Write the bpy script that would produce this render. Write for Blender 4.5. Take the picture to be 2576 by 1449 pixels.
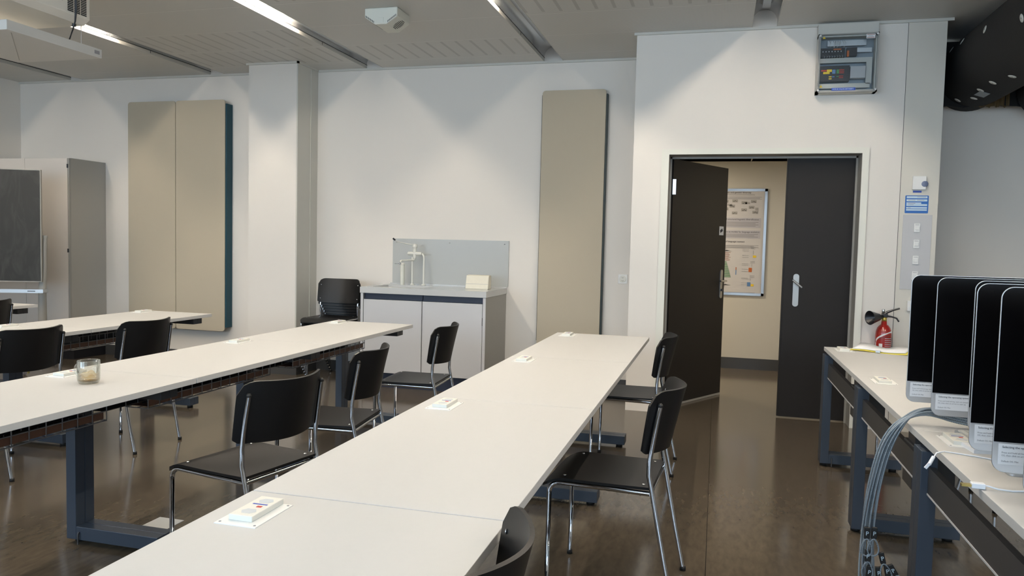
import bpy, bmesh, math, random
from mathutils import Vector, Matrix
PI = math.pi
R = math.radians
random.seed(7)
for o in list(bpy.data.objects): bpy.data.objects.remove(o)
SC = bpy.context.scene
COL = SC.collection

# ------------------------------------------------------------------ camera
CAMH = 1.345
yaw, pitch, roll, FPX = 0.26143398, -0.0568722, 0.02384424, 1920.123
cy, sy, cp, sp, cr, sr = math.cos(yaw), math.sin(yaw), math.cos(pitch), math.sin(pitch), math.cos(roll), math.sin(roll)
r0 = Vector((cy, sy, 0)); f0 = Vector((-sy, cy, 0)); u0 = Vector((0, 0, 1))
fw = f0*cp + u0*sp; up = u0*cp - f0*sp
rt = r0*cr + up*sr; up2 = up*cr - r0*sr
cam = bpy.data.cameras.new('camera'); camo = bpy.data.objects.new('camera', cam); COL.objects.link(camo)
m = Matrix((( rt.x, up2.x, -fw.x, 0), (rt.y, up2.y, -fw.y, 0), (rt.z, up2.z, -fw.z, CAMH), (0, 0, 0, 1)))
camo.matrix_world = m
cam.sensor_width = 36; cam.lens = FPX/2576*36; cam.clip_start = 0.05; cam.clip_end = 100
SC.camera = camo
# ------------------------------------------------------------------ world, exposure
SC.view_settings.view_transform = 'Standard'; SC.view_settings.look = 'None'
SC.view_settings.gamma = 1; SC.view_settings.use_curve_mapping = False
SC.view_settings.exposure = -0.10
SC.cycles.use_denoising = True
SC.cycles.max_bounces = 10; SC.cycles.diffuse_bounces = 6; SC.cycles.glossy_bounces = 4
SC.cycles.transmission_bounces = 8; SC.cycles.sample_clamp_indirect = 6.0
SC.cycles.caustics_reflective = False; SC.cycles.caustics_refractive = False
W = bpy.data.worlds.new('world'); SC.world = W; W.use_nodes = True
bg = W.node_tree.nodes['Background']
bg.inputs['Color'].default_value = (0.67, 0.82, 1.0, 1); bg.inputs['Strength'].default_value = 9.2
LAMP_STRENGTH = 172.0
LAMP_COL = (1.0, 0.87, 0.71, 1)

# window openings in the near wall (behind the camera) : x0, x1
ZC = 3.068; YB = 7.10; YD = 6.295; YN = -2.6; XL = -7.8; XR = 3.6
WINS = [(-7.0, -4.6), (-4.2, -1.8), (-1.4, 1.0), (1.4, 3.3)]
for x0, x1 in WINS:
    l = bpy.data.lights.new('daylight_portal', 'AREA'); l.shape = 'RECTANGLE'; l.size = x1-x0; l.size_y = 1.9
    l.cycles.is_portal = True
    lo = bpy.data.objects.new('daylight_portal', l); COL.objects.link(lo)
    lo.location = ((x0+x1)/2, YN-0.12, 1.95); lo.rotation_euler = (R(90), 0, 0)   # points to +Y

# ------------------------------------------------------------------ materials
def mat(name, col, rough=0.5, metal=0.0, spec=0.5, bump=None, noise=None, emit=None, coat=0):
    mm = bpy.data.materials.new(name); mm.use_nodes = True
    nt = mm.node_tree; b = nt.nodes['Principled BSDF']
    c = (*col, 1)
    b.inputs['Base Color'].default_value = c; b.inputs['Roughness'].default_value = rough
    b.inputs['Metallic'].default_value = metal; b.inputs['Specular IOR Level'].default_value = spec
    if coat: b.inputs['Coat Weight'].default_value = coat; b.inputs['Coat Roughness'].default_value = 0.1
    tc = nt.nodes.new('ShaderNodeTexCoord')
    if noise:   # (scale, amount)
        n = nt.nodes.new('ShaderNodeTexNoise'); n.inputs['Scale'].default_value = noise[0]; n.inputs['Detail'].default_value = 4
        nt.links.new(tc.outputs['Object'], n.inputs['Vector'])
        mx = nt.nodes.new('ShaderNodeMix'); mx.data_type = 'RGBA'
        mx.inputs[6].default_value = tuple(x*(1-noise[1]) for x in col)+(1,); mx.inputs[7].default_value = tuple(min(1, x*(1+noise[1])) for x in col)+(1,)
        nt.links.new(n.outputs['Fac'], mx.inputs[0]); nt.links.new(mx.outputs[2], b.inputs['Base Color'])
    if bump:    # (scale, strength)
        n2 = nt.nodes.new('ShaderNodeTexNoise'); n2.inputs['Scale'].default_value = bump[0]; n2.inputs['Detail'].default_value = 3
        nt.links.new(tc.outputs['Object'], n2.inputs['Vector'])
        bp = nt.nodes.new('ShaderNodeBump'); bp.inputs['Strength'].default_value = bump[1]; bp.inputs['Distance'].default_value = 0.002
        nt.links.new(n2.outputs['Fac'], bp.inputs['Height']); nt.links.new(bp.outputs['Normal'], b.inputs['Normal'])
    if emit:
        b.inputs['Emission Color'].default_value = (*emit[0], 1); b.inputs['Emission Strength'].default_value = emit[1]
    return mm
M = {}
M['wall'] = mat('white_wall_paint', (0.81, 0.77, 0.715), 0.75, bump=(350, 0.15))
M['wall_grey'] = mat('grey_wall_paint', (0.84, 0.79, 0.72), 0.8, bump=(300, 0.15))
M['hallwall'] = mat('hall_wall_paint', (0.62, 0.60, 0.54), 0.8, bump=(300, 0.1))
M['trim'] = mat('cream_frame_paint', (0.80, 0.79, 0.71), 0.45)
M['jamb'] = mat('grey_jamb_paint', (0.34, 0.335, 0.31), 0.6, spec=0.3)
M['pierp'] = mat('warm_grey_pier_panel', (0.70, 0.67, 0.60), 0.6)
M['skirt'] = mat('dark_skirting', (0.055, 0.055, 0.055), 0.4)
M['door'] = mat('anthracite_door_laminate', (0.019, 0.017, 0.016), 0.5, spec=0.2, noise=(30, 0.06), bump=(700, 0.06))
M['table'] = mat('off_white_laminate', (0.595, 0.595, 0.585), 0.42, noise=(60, 0.015))
M['tedge'] = mat('off_white_edge_band', (0.60, 0.575, 0.54), 0.5)
M['anth'] = mat('anthracite_powder_coat', (0.036, 0.050, 0.074), 0.38, bump=(900, 0.05))
M['anth2'] = mat('anthracite_sheet_metal', (0.040, 0.040, 0.042), 0.4)
M['black'] = mat('black_plastic', (0.010, 0.010, 0.013), 0.35)
M['rubber'] = mat('black_rubber', (0.008, 0.008, 0.008), 0.6)
M['chair'] = mat('black_stained_plywood', (0.006, 0.006, 0.0065), 0.42, spec=0.35, bump=(250, 0.04))
M['chrome'] = mat('chrome', (0.62, 0.63, 0.66), 0.07, 1.0)
M['screw'] = mat('screw_metal', (0.85, 0.85, 0.86), 0.25, 1.0)
M['wire'] = mat('grey_wire', (0.26, 0.26, 0.27), 0.4, 0.5)
M['brown'] = mat('brown_cable_board', (0.15, 0.070, 0.042), 0.5)
M['beige'] = mat('beige_acoustic_fabric', (0.50, 0.445, 0.345), 0.95, bump=(900, 0.4), noise=(400, 0.06))
M['teal'] = mat('teal_panel_side', (0.003, 0.055, 0.085), 0.6)
M['dkgreen'] = mat('dark_green_edge', (0.02, 0.035, 0.035), 0.6)
M['cab'] = mat('light_grey_laminate', (0.56, 0.56, 0.57), 0.45)
M['cabside'] = mat('warm_grey_laminate', (0.36, 0.355, 0.33), 0.5)
M['cab2'] = mat('grey_cupboard_paint', (0.74, 0.69, 0.64), 0.5)
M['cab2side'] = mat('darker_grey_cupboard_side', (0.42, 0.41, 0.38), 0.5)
M['counter'] = mat('grey_counter_enamel', (0.55, 0.56, 0.56), 0.14)
M['splash'] = mat('grey_splashback_glass', (0.47, 0.485, 0.475), 0.22, spec=0.3)
M['navy'] = mat('dark_blue_recess', (0.016, 0.022, 0.045), 0.4)
M['white'] = mat('white_plastic', (0.84, 0.84, 0.82), 0.4)
M['creamw'] = mat('cream_white_plastic', (0.80, 0.79, 0.72), 0.4)
M['towel'] = mat('cream_paper_towels', (0.80, 0.76, 0.64), 0.9, noise=(40, 0.03))
M['board'] = None
M['alu'] = mat('aluminium', (0.62, 0.63, 0.64), 0.3, 1.0)
M['alus'] = mat('silver_computer_shell', (0.66, 0.67, 0.69), 0.35, 0.75)
M['screenb'] = mat('black_glass_screen', (0.001, 0.001, 0.0015), 0.25, spec=0.10)
M['paper'] = mat('white_paper', (0.82, 0.83, 0.85), 0.9)
M['ink'] = mat('dark_ink', (0.05, 0.05, 0.06), 0.8)
M['inkg'] = mat('grey_ink', (0.30, 0.30, 0.32), 0.8)
M['red'] = mat('red_gloss_paint', (0.36, 0.018, 0.012), 0.25, coat=0.5)
M['redl'] = mat('bright_red', (0.55, 0.05, 0.03), 0.6)
M['brass'] = mat('brass', (0.60, 0.48, 0.12), 0.4, 0.7)
M['yellow'] = mat('yellow_card', (0.80, 0.68, 0.10), 0.7)
M['yel2'] = mat('signal_yellow', (0.85, 0.60, 0.03), 0.6)
M['blue'] = mat('label_blue', (0.02, 0.14, 0.48), 0.5)
M['blue2'] = mat('tag_blue', (0.03, 0.08, 0.42), 0.5)
M['lblue'] = mat('pale_blue_field', (0.60, 0.75, 0.86), 0.6)
M['knob'] = mat('blue_grey_knob', (0.16, 0.20, 0.32), 0.4)
M['plugw'] = mat('white_usb_plastic', (0.85, 0.88, 0.92), 0.35)
M['gold'] = mat('gold_contact', (0.80, 0.62, 0.22), 0.3, 0.9)
M['duct'] = mat('black_foam_insulation', (0.012, 0.012, 0.012), 0.9, bump=(60, 0.4))
M['brownins'] = mat('brown_insulation', (0.13, 0.085, 0.035), 0.9, noise=(20, 0.3))
M['reflector'] = mat('satin_reflector', (0.62, 0.62, 0.62), 0.22, 0.85)
M['tube'] = mat('fluorescent_tube', (1, 1, 1), 0.5, emit=(LAMP_COL[:3], LAMP_STRENGTH))
M['projw'] = mat('projector_shell', (0.92, 0.87, 0.78), 0.45)
M['liftw'] = mat('white_lift_panel', (0.70, 0.69, 0.66), 0.5)
M['det'] = mat('white_detector_housing', (0.74, 0.74, 0.66), 0.5)
M['dark'] = mat('dark_recess', (0.01, 0.01, 0.01), 0.7)
M['din'] = mat('galvanised_plate', (0.30, 0.34, 0.37), 0.4, 0.3)
M['boxg'] = mat('grey_enclosure', (0.62, 0.61, 0.56), 0.5)
M['green'] = mat('green_terminal', (0.05, 0.25, 0.07), 0.6)
M['orange'] = mat('orange_terminal', (0.55, 0.14, 0.03), 0.6)
M['cblue'] = mat('mid_blue', (0.12, 0.25, 0.50), 0.6)
M['posterg'] = mat('poster_grey', (0.50, 0.50, 0.56), 0.8)
M['poster'] = mat('poster_paper', (0.62, 0.61, 0.62), 0.6)
M['map'] = mat('map_grey', (0.40, 0.39, 0.38), 0.8)
M['map2'] = mat('map_red_brown', (0.42, 0.22, 0.18), 0.8)
M['kbd'] = mat('keyboard_keys', (0.80, 0.79, 0.74), 0.5)
M['chalk'] = mat('yellow_chalk', (0.80, 0.72, 0.15), 0.9)
M['recw'] = mat('shaded_recess_plastic', (0.60, 0.64, 0.66), 0.5)  # white outlet plastic with a slight shadow put into the colour
M['lipw'] = mat('handle_silver', (0.40, 0.40, 0.39), 0.4, 0.7)

# glass
def thin_glass(name, tint, fac):
    mm = bpy.data.materials.new(name); mm.use_nodes = True; nt = mm.node_tree; nt.nodes.clear()
    o = nt.nodes.new('ShaderNodeOutputMaterial'); t = nt.nodes.new('ShaderNodeBsdfTransparent'); g = nt.nodes.new('ShaderNodeBsdfGlossy')
    t.inputs['Color'].default_value = (*tint, 1); g.inputs['Roughness'].default_value = 0.05
    mx = nt.nodes.new('ShaderNodeMixShader'); mx.inputs[0].default_value = fac
    nt.links.new(t.outputs[0], mx.inputs[1]); nt.links.new(g.outputs[0], mx.inputs[2]); nt.links.new(mx.outputs[0], o.inputs['Surface'])
    return mm
def cup_glass():
    mm = bpy.data.materials.new('clear_glass'); mm.use_nodes = True; nt = mm.node_tree; nt.nodes.clear()
    o = nt.nodes.new('ShaderNodeOutputMaterial'); t = nt.nodes.new('ShaderNodeBsdfTransparent'); g = nt.nodes.new('ShaderNodeBsdfGlossy'); d_ = nt.nodes.new('ShaderNodeBsdfTranslucent')
    t.inputs['Color'].default_value = (0.97, 0.97, 0.95, 1); g.inputs['Roughness'].default_value = 0.04; g.inputs['Color'].default_value = (0.9, 0.92, 0.9, 1)
    d_.inputs['Color'].default_value = (0.8, 0.8, 0.75, 1)
    lw = nt.nodes.new('ShaderNodeLayerWeight'); lw.inputs['Blend'].default_value = 0.35
    m1 = nt.nodes.new('ShaderNodeMixShader'); m1.inputs[0].default_value = 0.05; m2_ = nt.nodes.new('ShaderNodeMixShader')
    nt.links.new(t.outputs[0], m1.inputs[1]); nt.links.new(d_.outputs[0], m1.inputs[2])
    nt.links.new(lw.outputs['Facing'], m2_.inputs[0]); nt.links.new(m1.outputs[0], m2_.inputs[1]); nt.links.new(g.outputs[0], m2_.inputs[2]); nt.links.new(m2_.outputs[0], o.inputs['Surface'])
    return mm
M['glass'] = cup_glass()
M['lid'] = thin_glass('smoked_clear_lid', (0.93, 0.95, 0.96), 0.035)
M['pane'] = thin_glass('window_glass', (0.96, 0.98, 0.98), 0.04)
M['coffee'] = thin_glass('coffee_stain', (0.93, 0.82, 0.64), 0.01)

def floor_mat():
    mm = bpy.data.materials.new('brown_marbled_linoleum'); mm.use_nodes = True; nt = mm.node_tree; b = nt.nodes['Principled BSDF']
    L = nt.links.new
    tc = nt.nodes.new('ShaderNodeTexCoord')
    mp = nt.nodes.new('ShaderNodeMapping'); mp.inputs['Scale'].default_value = (16, 5, 1); L(tc.outputs['Object'], mp.inputs['Vector'])
    n = nt.nodes.new('ShaderNodeTexNoise'); n.inputs['Scale'].default_value = 2.2; n.inputs['Detail'].default_value = 3; n.inputs['Roughness'].default_value = 0.5; n.inputs['Distortion'].default_value = 0.3
    L(mp.outputs[0], n.inputs['Vector'])
    cr_ = nt.nodes.new('ShaderNodeValToRGB'); e = cr_.color_ramp.elements
    e[0].position = 0.30; e[0].color = (0.090, 0.073, 0.053, 1); e[1].position = 0.72; e[1].color = (0.122, 0.099, 0.072, 1)
    L(n.outputs['Fac'], cr_.inputs[0])
    # roll strips of slightly different tone, with seams running into the room
    sx = nt.nodes.new('ShaderNodeSeparateXYZ'); L(tc.outputs['Object'], sx.inputs[0])
    dv = nt.nodes.new('ShaderNodeMath'); dv.operation = 'DIVIDE'; dv.inputs[1].default_value = 1.95; L(sx.outputs[0], dv.inputs[0])
    fl = nt.nodes.new('ShaderNodeMath'); fl.operation = 'FLOOR'; L(dv.outputs[0], fl.inputs[0])
    wn = nt.nodes.new('ShaderNodeTexWhiteNoise'); wn.noise_dimensions = '1D'; L(fl.outputs[0], wn.inputs['W'])
    mr = nt.nodes.new('ShaderNodeMapRange'); mr.inputs[3].default_value = 0.90; mr.inputs[4].default_value = 1.10; L(wn.outputs['Value'], mr.inputs[0])
    fr = nt.nodes.new('ShaderNodeMath'); fr.operation = 'FRACT'; L(dv.outputs[0], fr.inputs[0])
    ls = nt.nodes.new('ShaderNodeMath'); ls.operation = 'LESS_THAN'; ls.inputs[1].default_value = 0.0016; L(fr.outputs[0], ls.inputs[0])
    ml = nt.nodes.new('ShaderNodeMix'); ml.data_type = 'RGBA'; ml.blend_type = 'MULTIPLY'; ml.inputs[0].default_value = 1
    L(cr_.outputs[0], ml.inputs[6]); L(mr.outputs[0], ml.inputs[7])
    m2 = nt.nodes.new('ShaderNodeMix'); m2.data_type = 'RGBA'; L(ls.outputs[0], m2.inputs[0]); L(ml.outputs[2], m2.inputs[6]); m2.inputs[7].default_value = (0.02, 0.016, 0.013, 1)
    # fine scuffs
    mp2 = nt.nodes.new('ShaderNodeMapping'); mp2.inputs['Scale'].default_value = (45, 7, 1); mp2.inputs['Rotation'].default_value = (0, 0, 0.5); L(tc.outputs['Object'], mp2.inputs['Vector'])
    n3 = nt.nodes.new('ShaderNodeTexNoise'); n3.inputs['Scale'].default_value = 3; n3.inputs['Detail'].default_value = 2; L(mp2.outputs[0], n3.inputs['Vector'])
    r3 = nt.nodes.new('ShaderNodeValToRGB'); r3.color_ramp.elements[0].position = 0.66; r3.color_ramp.elements[1].position = 0.78; L(n3.outputs['Fac'], r3.inputs[0])
    m3 = nt.nodes.new('ShaderNodeMix'); m3.data_type = 'RGBA'; m3.inputs[7].default_value = (0.19, 0.165, 0.135, 1)
    sc_ = nt.nodes.new('ShaderNodeMath'); sc_.operation = 'MULTIPLY'; sc_.inputs[1].default_value = 0.10; L(r3.outputs[0], sc_.inputs[0]); L(sc_.outputs[0], m3.inputs[0]); L(m2.outputs[2], m3.inputs[6])
    L(m3.outputs[2], b.inputs['Base Color'])
    rr = nt.nodes.new('ShaderNodeMapRange'); rr.inputs[3].default_value = 0.125; rr.inputs[4].default_value = 0.145; L(n.outputs['Fac'], rr.inputs[0]); L(rr.outputs[0], b.inputs['Roughness'])
    b.inputs['Specular IOR Level'].default_value = 0.5
    nb = nt.nodes.new('ShaderNodeTexNoise'); nb.inputs['Scale'].default_value = 14; nb.inputs['Detail'].default_value = 4; L(tc.outputs['Object'], nb.inputs['Vector'])
    bp = nt.nodes.new('ShaderNodeBump'); bp.inputs['Strength'].default_value = 0.015; bp.inputs['Distance'].default_value = 0.001
    L(nb.outputs['Fac'], bp.inputs['Height']); L(bp.outputs[0], b.inputs['Normal'])
    return mm
M['floor'] = floor_mat()

def ceil_mat():
    mm = bpy.data.materials.new('perforated_metal_ceiling'); mm.use_nodes = True; nt = mm.node_tree; b = nt.nodes['Principled BSDF']
    L = nt.links.new
    def math_(op, a, bb=None):
        q = nt.nodes.new('ShaderNodeMath'); q.operation = op
        if isinstance(a, (int, float)): q.inputs[0].default_value = a
        else: L(a, q.inputs[0])
        if bb is not None:
            if isinstance(bb, (int, float)): q.inputs[1].default_value = bb
            else: L(bb, q.inputs[1])
        return q.outputs[0]
    tc = nt.nodes.new('ShaderNodeTexCoord'); s = nt.nodes.new('ShaderNodeSeparateXYZ'); L(tc.outputs['Object'], s.inputs[0])
    x, y = s.outputs[0], s.outputs[1]
    yy = math_('DIVIDE', math_('SUBTRACT', y, 5.07), 0.582)
    fy = math_('FRACT', yy); row = math_('FLOOR', yy)
    seam = math_('LESS_THAN', fy, 0.011)
    seam2 = math_('GREATER_THAN', fy, 0.987)
    bay = math_('FLOOR', math_('DIVIDE', math_('ADD', x, 1.64), 1.82))
    # absorber strips behind the perforation: only in some panels
    w = nt.nodes.new('ShaderNodeTexWhiteNoise'); w.noise_dimensions = '2D'
    cb = nt.nodes.new('ShaderNodeCombineXYZ'); L(bay, cb.inputs[0]); L(row, cb.inputs[1]); L(cb.outputs[0], w.inputs['Vector'])
    rnd_ = math_('MULTIPLY', math_('GREATER_THAN', w.outputs['Value'], 0.5), math_('LESS_THAN', row, -1.5))
    def eq_(a, k): return math_('LESS_THAN', math_('ABSOLUTE', math_('SUBTRACT', a, float(k))), 0.5)
    on = math_('MAXIMUM', rnd_, math_('MULTIPLY', eq_(bay, 0), eq_(row, 0)))
    on = math_('MAXIMUM', on, math_('MULTIPLY', eq_(bay, -1), math_('MAXIMUM', eq_(row, 2), eq_(row, -1))))
    on = math_('MAXIMUM', on, math_('MULTIPLY', eq_(bay, -2), math_('MAXIMUM', eq_(row, 1), eq_(row, 2))))
    fx = math_('FRACT', math_('DIVIDE', x, 0.132))
    st = math_('LESS_THAN', fx, 0.19)
    inside = math_('MULTIPLY', math_('GREATER_THAN', fy, 0.06), math_('LESS_THAN', fy, 0.92))
    stripe = math_('MULTIPLY', math_('MULTIPLY', st, on), inside)
    fine = math_('SINE', math_('MULTIPLY', x, 2*PI/0.0105))
    fine2 = math_('MULTIPLY', math_('ADD', fine, 1.0), 0.03)
    v = math_('SUBTRACT', math_('SUBTRACT', 1.0, math_('MULTIPLY', stripe, 0.22)), fine2)
    v = math_('ADD', v, math_('MULTIPLY', seam, 0.30)); v = math_('SUBTRACT', v, math_('MULTIPLY', seam2, 0.12))
    ml = nt.nodes.new('ShaderNodeMix'); ml.data_type = 'RGBA'; ml.blend_type = 'MULTIPLY'; ml.inputs[0].default_value = 1
    ml.inputs[6].default_value = (0.60, 0.59, 0.56, 1); L(v, ml.inputs[7]); L(ml.outputs[2], b.inputs['Base Color'])
    b.inputs['Roughness'].default_value = 0.45; b.inputs['Specular IOR Level'].default_value = 0.35
    return mm
M['ceil'] = ceil_mat()

def chalkboard_mat():
    mm = bpy.data.materials.new('smeared_chalkboard'); mm.use_nodes = True; nt = mm.node_tree; b = nt.nodes['Principled BSDF']; L = nt.links.new
    tc = nt.nodes.new('ShaderNodeTexCoord'); n = nt.nodes.new('ShaderNodeTexNoise'); n.inputs['Scale'].default_value = 4; n.inputs['Detail'].default_value = 9; n.inputs['Distortion'].default_value = 1.5
    mp = nt.nodes.new('ShaderNodeMapping'); mp.inputs['Scale'].default_value = (2, 2, 0.7); L(tc.outputs['Object'], mp.inputs[0]); L(mp.outputs[0], n.inputs['Vector'])
    c = nt.nodes.new('ShaderNodeValToRGB'); e = c.color_ramp.elements
    e[0].position = 0.45; e[0].color = (0.014, 0.014, 0.012, 1); e[1].position = 0.95; e[1].color = (0.050, 0.050, 0.046, 1)
    L(n.outputs['Fac'], c.inputs[0]); L(c.outputs[0], b.inputs['Base Color']); b.inputs['Roughness'].default_value = 0.55
    return mm
M['board'] = chalkboard_mat()

def rope_mat():
    mm = bpy.data.materials.new('braided_steel_cable'); mm.use_nodes = True; nt = mm.node_tree; b = nt.nodes['Principled BSDF']; L = nt.links.new
    tc = nt.nodes.new('ShaderNodeTexCoord'); w = nt.nodes.new('ShaderNodeTexWave'); w.wave_type = 'BANDS'; w.bands_direction = 'DIAGONAL'
    w.inputs['Scale'].default_value = 130; L(tc.outputs['Object'], w.inputs['Vector'])
    c = nt.nodes.new('ShaderNodeValToRGB'); c.color_ramp.elements[0].color = (0.13, 0.17, 0.21, 1); c.color_ramp.elements[1].color = (0.36, 0.42, 0.47, 1)
    L(w.outputs['Color'], c.inputs[0]); L(c.outputs[0], b.inputs['Base Color']); b.inputs['Roughness'].default_value = 0.3; b.inputs['Metallic'].default_value = 0.35
    bp = nt.nodes.new('ShaderNodeBump'); bp.inputs['Strength'].default_value = 0.6; bp.inputs['Distance'].default_value = 0.001; L(w.outputs['Fac'], bp.inputs['Height']); L(bp.outputs[0], b.inputs['Normal'])
    return mm
M['rope'] = rope_mat()

# ------------------------------------------------------------------ mesh helpers
class MB:
    def __init__(s): s.v = []; s.f = []; s.sm = []
    def add(s, vs, fs, smooth=False):
        k = len(s.v); s.v += [tuple(v) for v in vs]; s.f += [tuple(i+k for i in f) for f in fs]; s.sm += [smooth]*len(fs); return s
    def box(s, x0, x1, y0, y1, z0, z1, mtx=None):
        vs = [Vector((x, y, z)) for z in (z0, z1) for y in (y0, y1) for x in (x0, x1)]
        if mtx is not None: vs = [mtx @ v for v in vs]
        return s.add(vs, [(0, 2, 3, 1), (4, 5, 7, 6), (0, 1, 5, 4), (2, 6, 7, 3), (0, 4, 6, 2), (1, 3, 7, 5)])
    def tube(s, pts, r, n=10, caps=True, closed=False):
        P = [Vector(p) for p in pts]; N = len(P); rings = []
        rr = r if isinstance(r, (list, tuple)) else [r]*N
        ref = None
        for i in range(N):
            if closed: t = (P[(i+1) % N]-P[i-1]).normalized()
            else:
                a = P[max(i-1, 0)]; b = P[min(i+1, N-1)]; t = (b-a).normalized()
            if ref is None:
                ref = Vector((0, 0, 1)) if abs(t.z) < 0.9 else Vector((1, 0, 0))
            u = (ref - t*ref.dot(t)).normalized(); w = t.cross(u); ref = u
            rings.append([P[i]+(u*math.cos(2*PI*k/n)+w*math.sin(2*PI*k/n))*rr[i] for k in range(n)])
        vs = [v for rg in rings for v in rg]; fs = []
        M_ = N if closed else N-1
        for i in range(M_):
            a = i*n; b = ((i+1) % N)*n
            for k in range(n): fs.append((a+k, a+(k+1) % n, b+(k+1) % n, b+k))
        s.add(vs, fs, True)
        if caps and not closed:
            s.add(rings[0], [tuple(reversed(range(n)))]); s.add(rings[-1], [tuple(range(n))])
        return s
    def lathe(s, prof, c=(0, 0, 0), n=28, mtx=None, smooth=True):
        # prof = [(r, z)] around +Z through c
        vs = []; fs = []
        for (r, z) in prof:
            for k in range(n):
                vs.append(Vector((c[0]+r*math.cos(2*PI*k/n), c[1]+r*math.sin(2*PI*k/n), c[2]+z)))
        for i in range(len(prof)-1):
            for k in range(n): fs.append((i*n+k, i*n+(k+1) % n, (i+1)*n+(k+1) % n, (i+1)*n+k))
        if prof[0][0] > 1e-6: fs.append(tuple(reversed(range(n))))
        if prof[-1][0] > 1e-6: fs.append(tuple((len(prof)-1)*n+k for k in range(n)))
        if mtx is not None: vs = [mtx @ v for v in vs]
        return s.add(vs, fs, smooth)
    def prism(s, poly, axis, a0, a1, mtx=None):
        # polygon in the plane across the axis: axis 'x' -> (y,z); 'y' -> (x,z); 'z' -> (x,y)
        def mk(p, a): return {'x': (a, p[0], p[1]), 'y': (p[0], a, p[1]), 'z': (p[0], p[1], a)}[axis]
        n = len(poly); vs = [Vector(mk(p, a0)) for p in poly]+[Vector(mk(p, a1)) for p in poly]
        if mtx is not None: vs = [mtx @ v for v in vs]
        fs = [tuple(range(n)), tuple(reversed(range(n, 2*n)))]+[(i, i+n, (i+1) % n+n, (i+1) % n) for i in range(n)]
        return s.add(vs, fs)
    def quad(s, a, b, c, d): return s.add([a, b, c, d], [(0, 1, 2, 3)])
    def build(s, name, mt, parent=None, bevel=0, loc=None, seg=2):
        me = bpy.data.meshes.new(name); me.from_pydata([tuple(v) for v in s.v], [], s.f)
        bm = bmesh.new(); bm.from_mesh(me); bmesh.ops.recalc_face_normals(bm, faces=bm.faces); bm.to_mesh(me); bm.free()
        me.polygons.foreach_set('use_smooth', s.sm); me.update()
        if isinstance(mt, str): mt = M[mt]
        me.materials.append(mt)
        o = bpy.data.objects.new(name, me); COL.objects.link(o)
        if parent: o.parent = parent
        if loc: o.location = loc
        if bevel:
            b = o.modifiers.new('b', 'BEVEL'); b.width = bevel; b.segments = seg; b.limit_method = 'ANGLE'; b.angle_limit = R(50)
        return o
def rrect(x0, x1, y0, y1, r, n=6):
    pts = []
    for cx, cy_, a0 in ((x1-r, y1-r, 0), (x0+r, y1-r, 90), (x0+r, y0+r, 180), (x1-r, y0+r, 270)):
        for k in range(n+1):
            a = R(a0+90*k/n); pts.append((cx+r*math.cos(a), cy_+r*math.sin(a)))
    return pts
def tag(o, label, cat, group=None, kind=None):
    o['label'] = label; o['category'] = cat
    if group: o['group'] = group
    if kind: o['kind'] = kind
    return o
def thing(name, label, cat, loc=(0, 0, 0), rz=0, group=None):
    o = bpy.data.objects.new(name, None); COL.objects.link(o); o.location = loc; o.rotation_euler = (0, 0, rz)
    o.empty_display_size = 0.1
    return tag(o, label, cat, group)
def struct(o): o['kind'] = 'structure'; return o
def kids(o): return [c for c in bpy.data.objects if c.parent == o]
def copy_tree(o, par=None, KM=None):
    if KM is None:
        KM = {}
        for c in bpy.data.objects:
            if c.parent: KM.setdefault(c.parent.name, []).append(c)
    c = o.copy(); COL.objects.link(c)
    if par: c.parent = par
    for k in KM.get(o.name, []): copy_tree(k, c, KM)
    return c
def text(name, s, mt, parent, loc, size, rot=(R(90), 0, 0), align='LEFT', sx=1.0):
    cu = bpy.data.curves.new(name, 'FONT'); cu.body = s; cu.size = size; cu.align_x = align; cu.extrude = 0.0002; cu.resolution_u = 2
    t = bpy.data.objects.new(name+'_tmp', cu); COL.objects.link(t)
    dg = bpy.context.evaluated_depsgraph_get(); me = bpy.data.meshes.new_from_object(t.evaluated_get(dg))
    bpy.data.objects.remove(t)
    me.materials.clear(); me.materials.append(M[mt])
    o = bpy.data.objects.new(name, me); COL.objects.link(o); o.location = loc; o.rotation_euler = rot; o.scale = (sx, 1, 1)
    if parent: o.parent = parent
    return o

# ------------------------------------------------------------------ room shell
ZT = 3.45
struct(MB().box(XL-.2, XR+.2, YN-.2, 9.4, -.1, 0).build('floor', 'floor'))
struct(MB().box(XL-.15, 1.56, YB, YB+.15, 0, ZT).box(1.41, XR+.15, YB, YB+.15, 0, ZT).build('wall_back', 'wall')) if False else None
struct(MB().box(XL-.15, -0.69, YB, YB+.15, 0, ZT).build('wall_back', 'wall'))
struct(MB().box(1.71, XR+.15, YB, YB+.15, 0, ZT).build('wall_recess', 'wall_grey'))
struct(MB().box(XL-.15, XL, YN-.15, YB, 0, ZT).build('wall_left', 'wall'))
struct(MB().box(XR, XR+.15, YN-.15, YB, 0, ZT).build('wall_right', 'wall'))
# near wall with window openings
nw = MB()
xs = [XL-.15]+[v for w in WINS for v in w]+[XR+.15]
for i in range(0, len(xs), 2): nw.box(xs[i], xs[i+1], YN-.15, YN, 0, ZT)
for x0, x1 in WINS: nw.box(x0, x1, YN-.15, YN, 0, 1.0).box(x0, x1, YN-.15, YN, 2.9, ZT)
struct(nw.build('wall_near', 'wall'))
for i, (x0, x1) in enumerate(WINS):
    w_ = MB()
    xm = (x0+x1)/2
    for a, b in ((x0, x0+.06), (xm-.04, xm+.04), (x1-.06, x1)): w_.box(a, b, YN-.10, YN-.04, 1.0, 2.9)
    w_.box(x0, x1, YN-.10, YN-.04, 1.0, 1.06).box(x0, x1, YN-.10, YN-.04, 2.84, 2.9)
    wo = struct(w_.build('window_%d' % (i+1), 'alu'))
    MB().box(x0+.06, x1-.06, YN-.075, YN-.07, 1.06, 2.84).build('pane', 'pane', wo)
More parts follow.
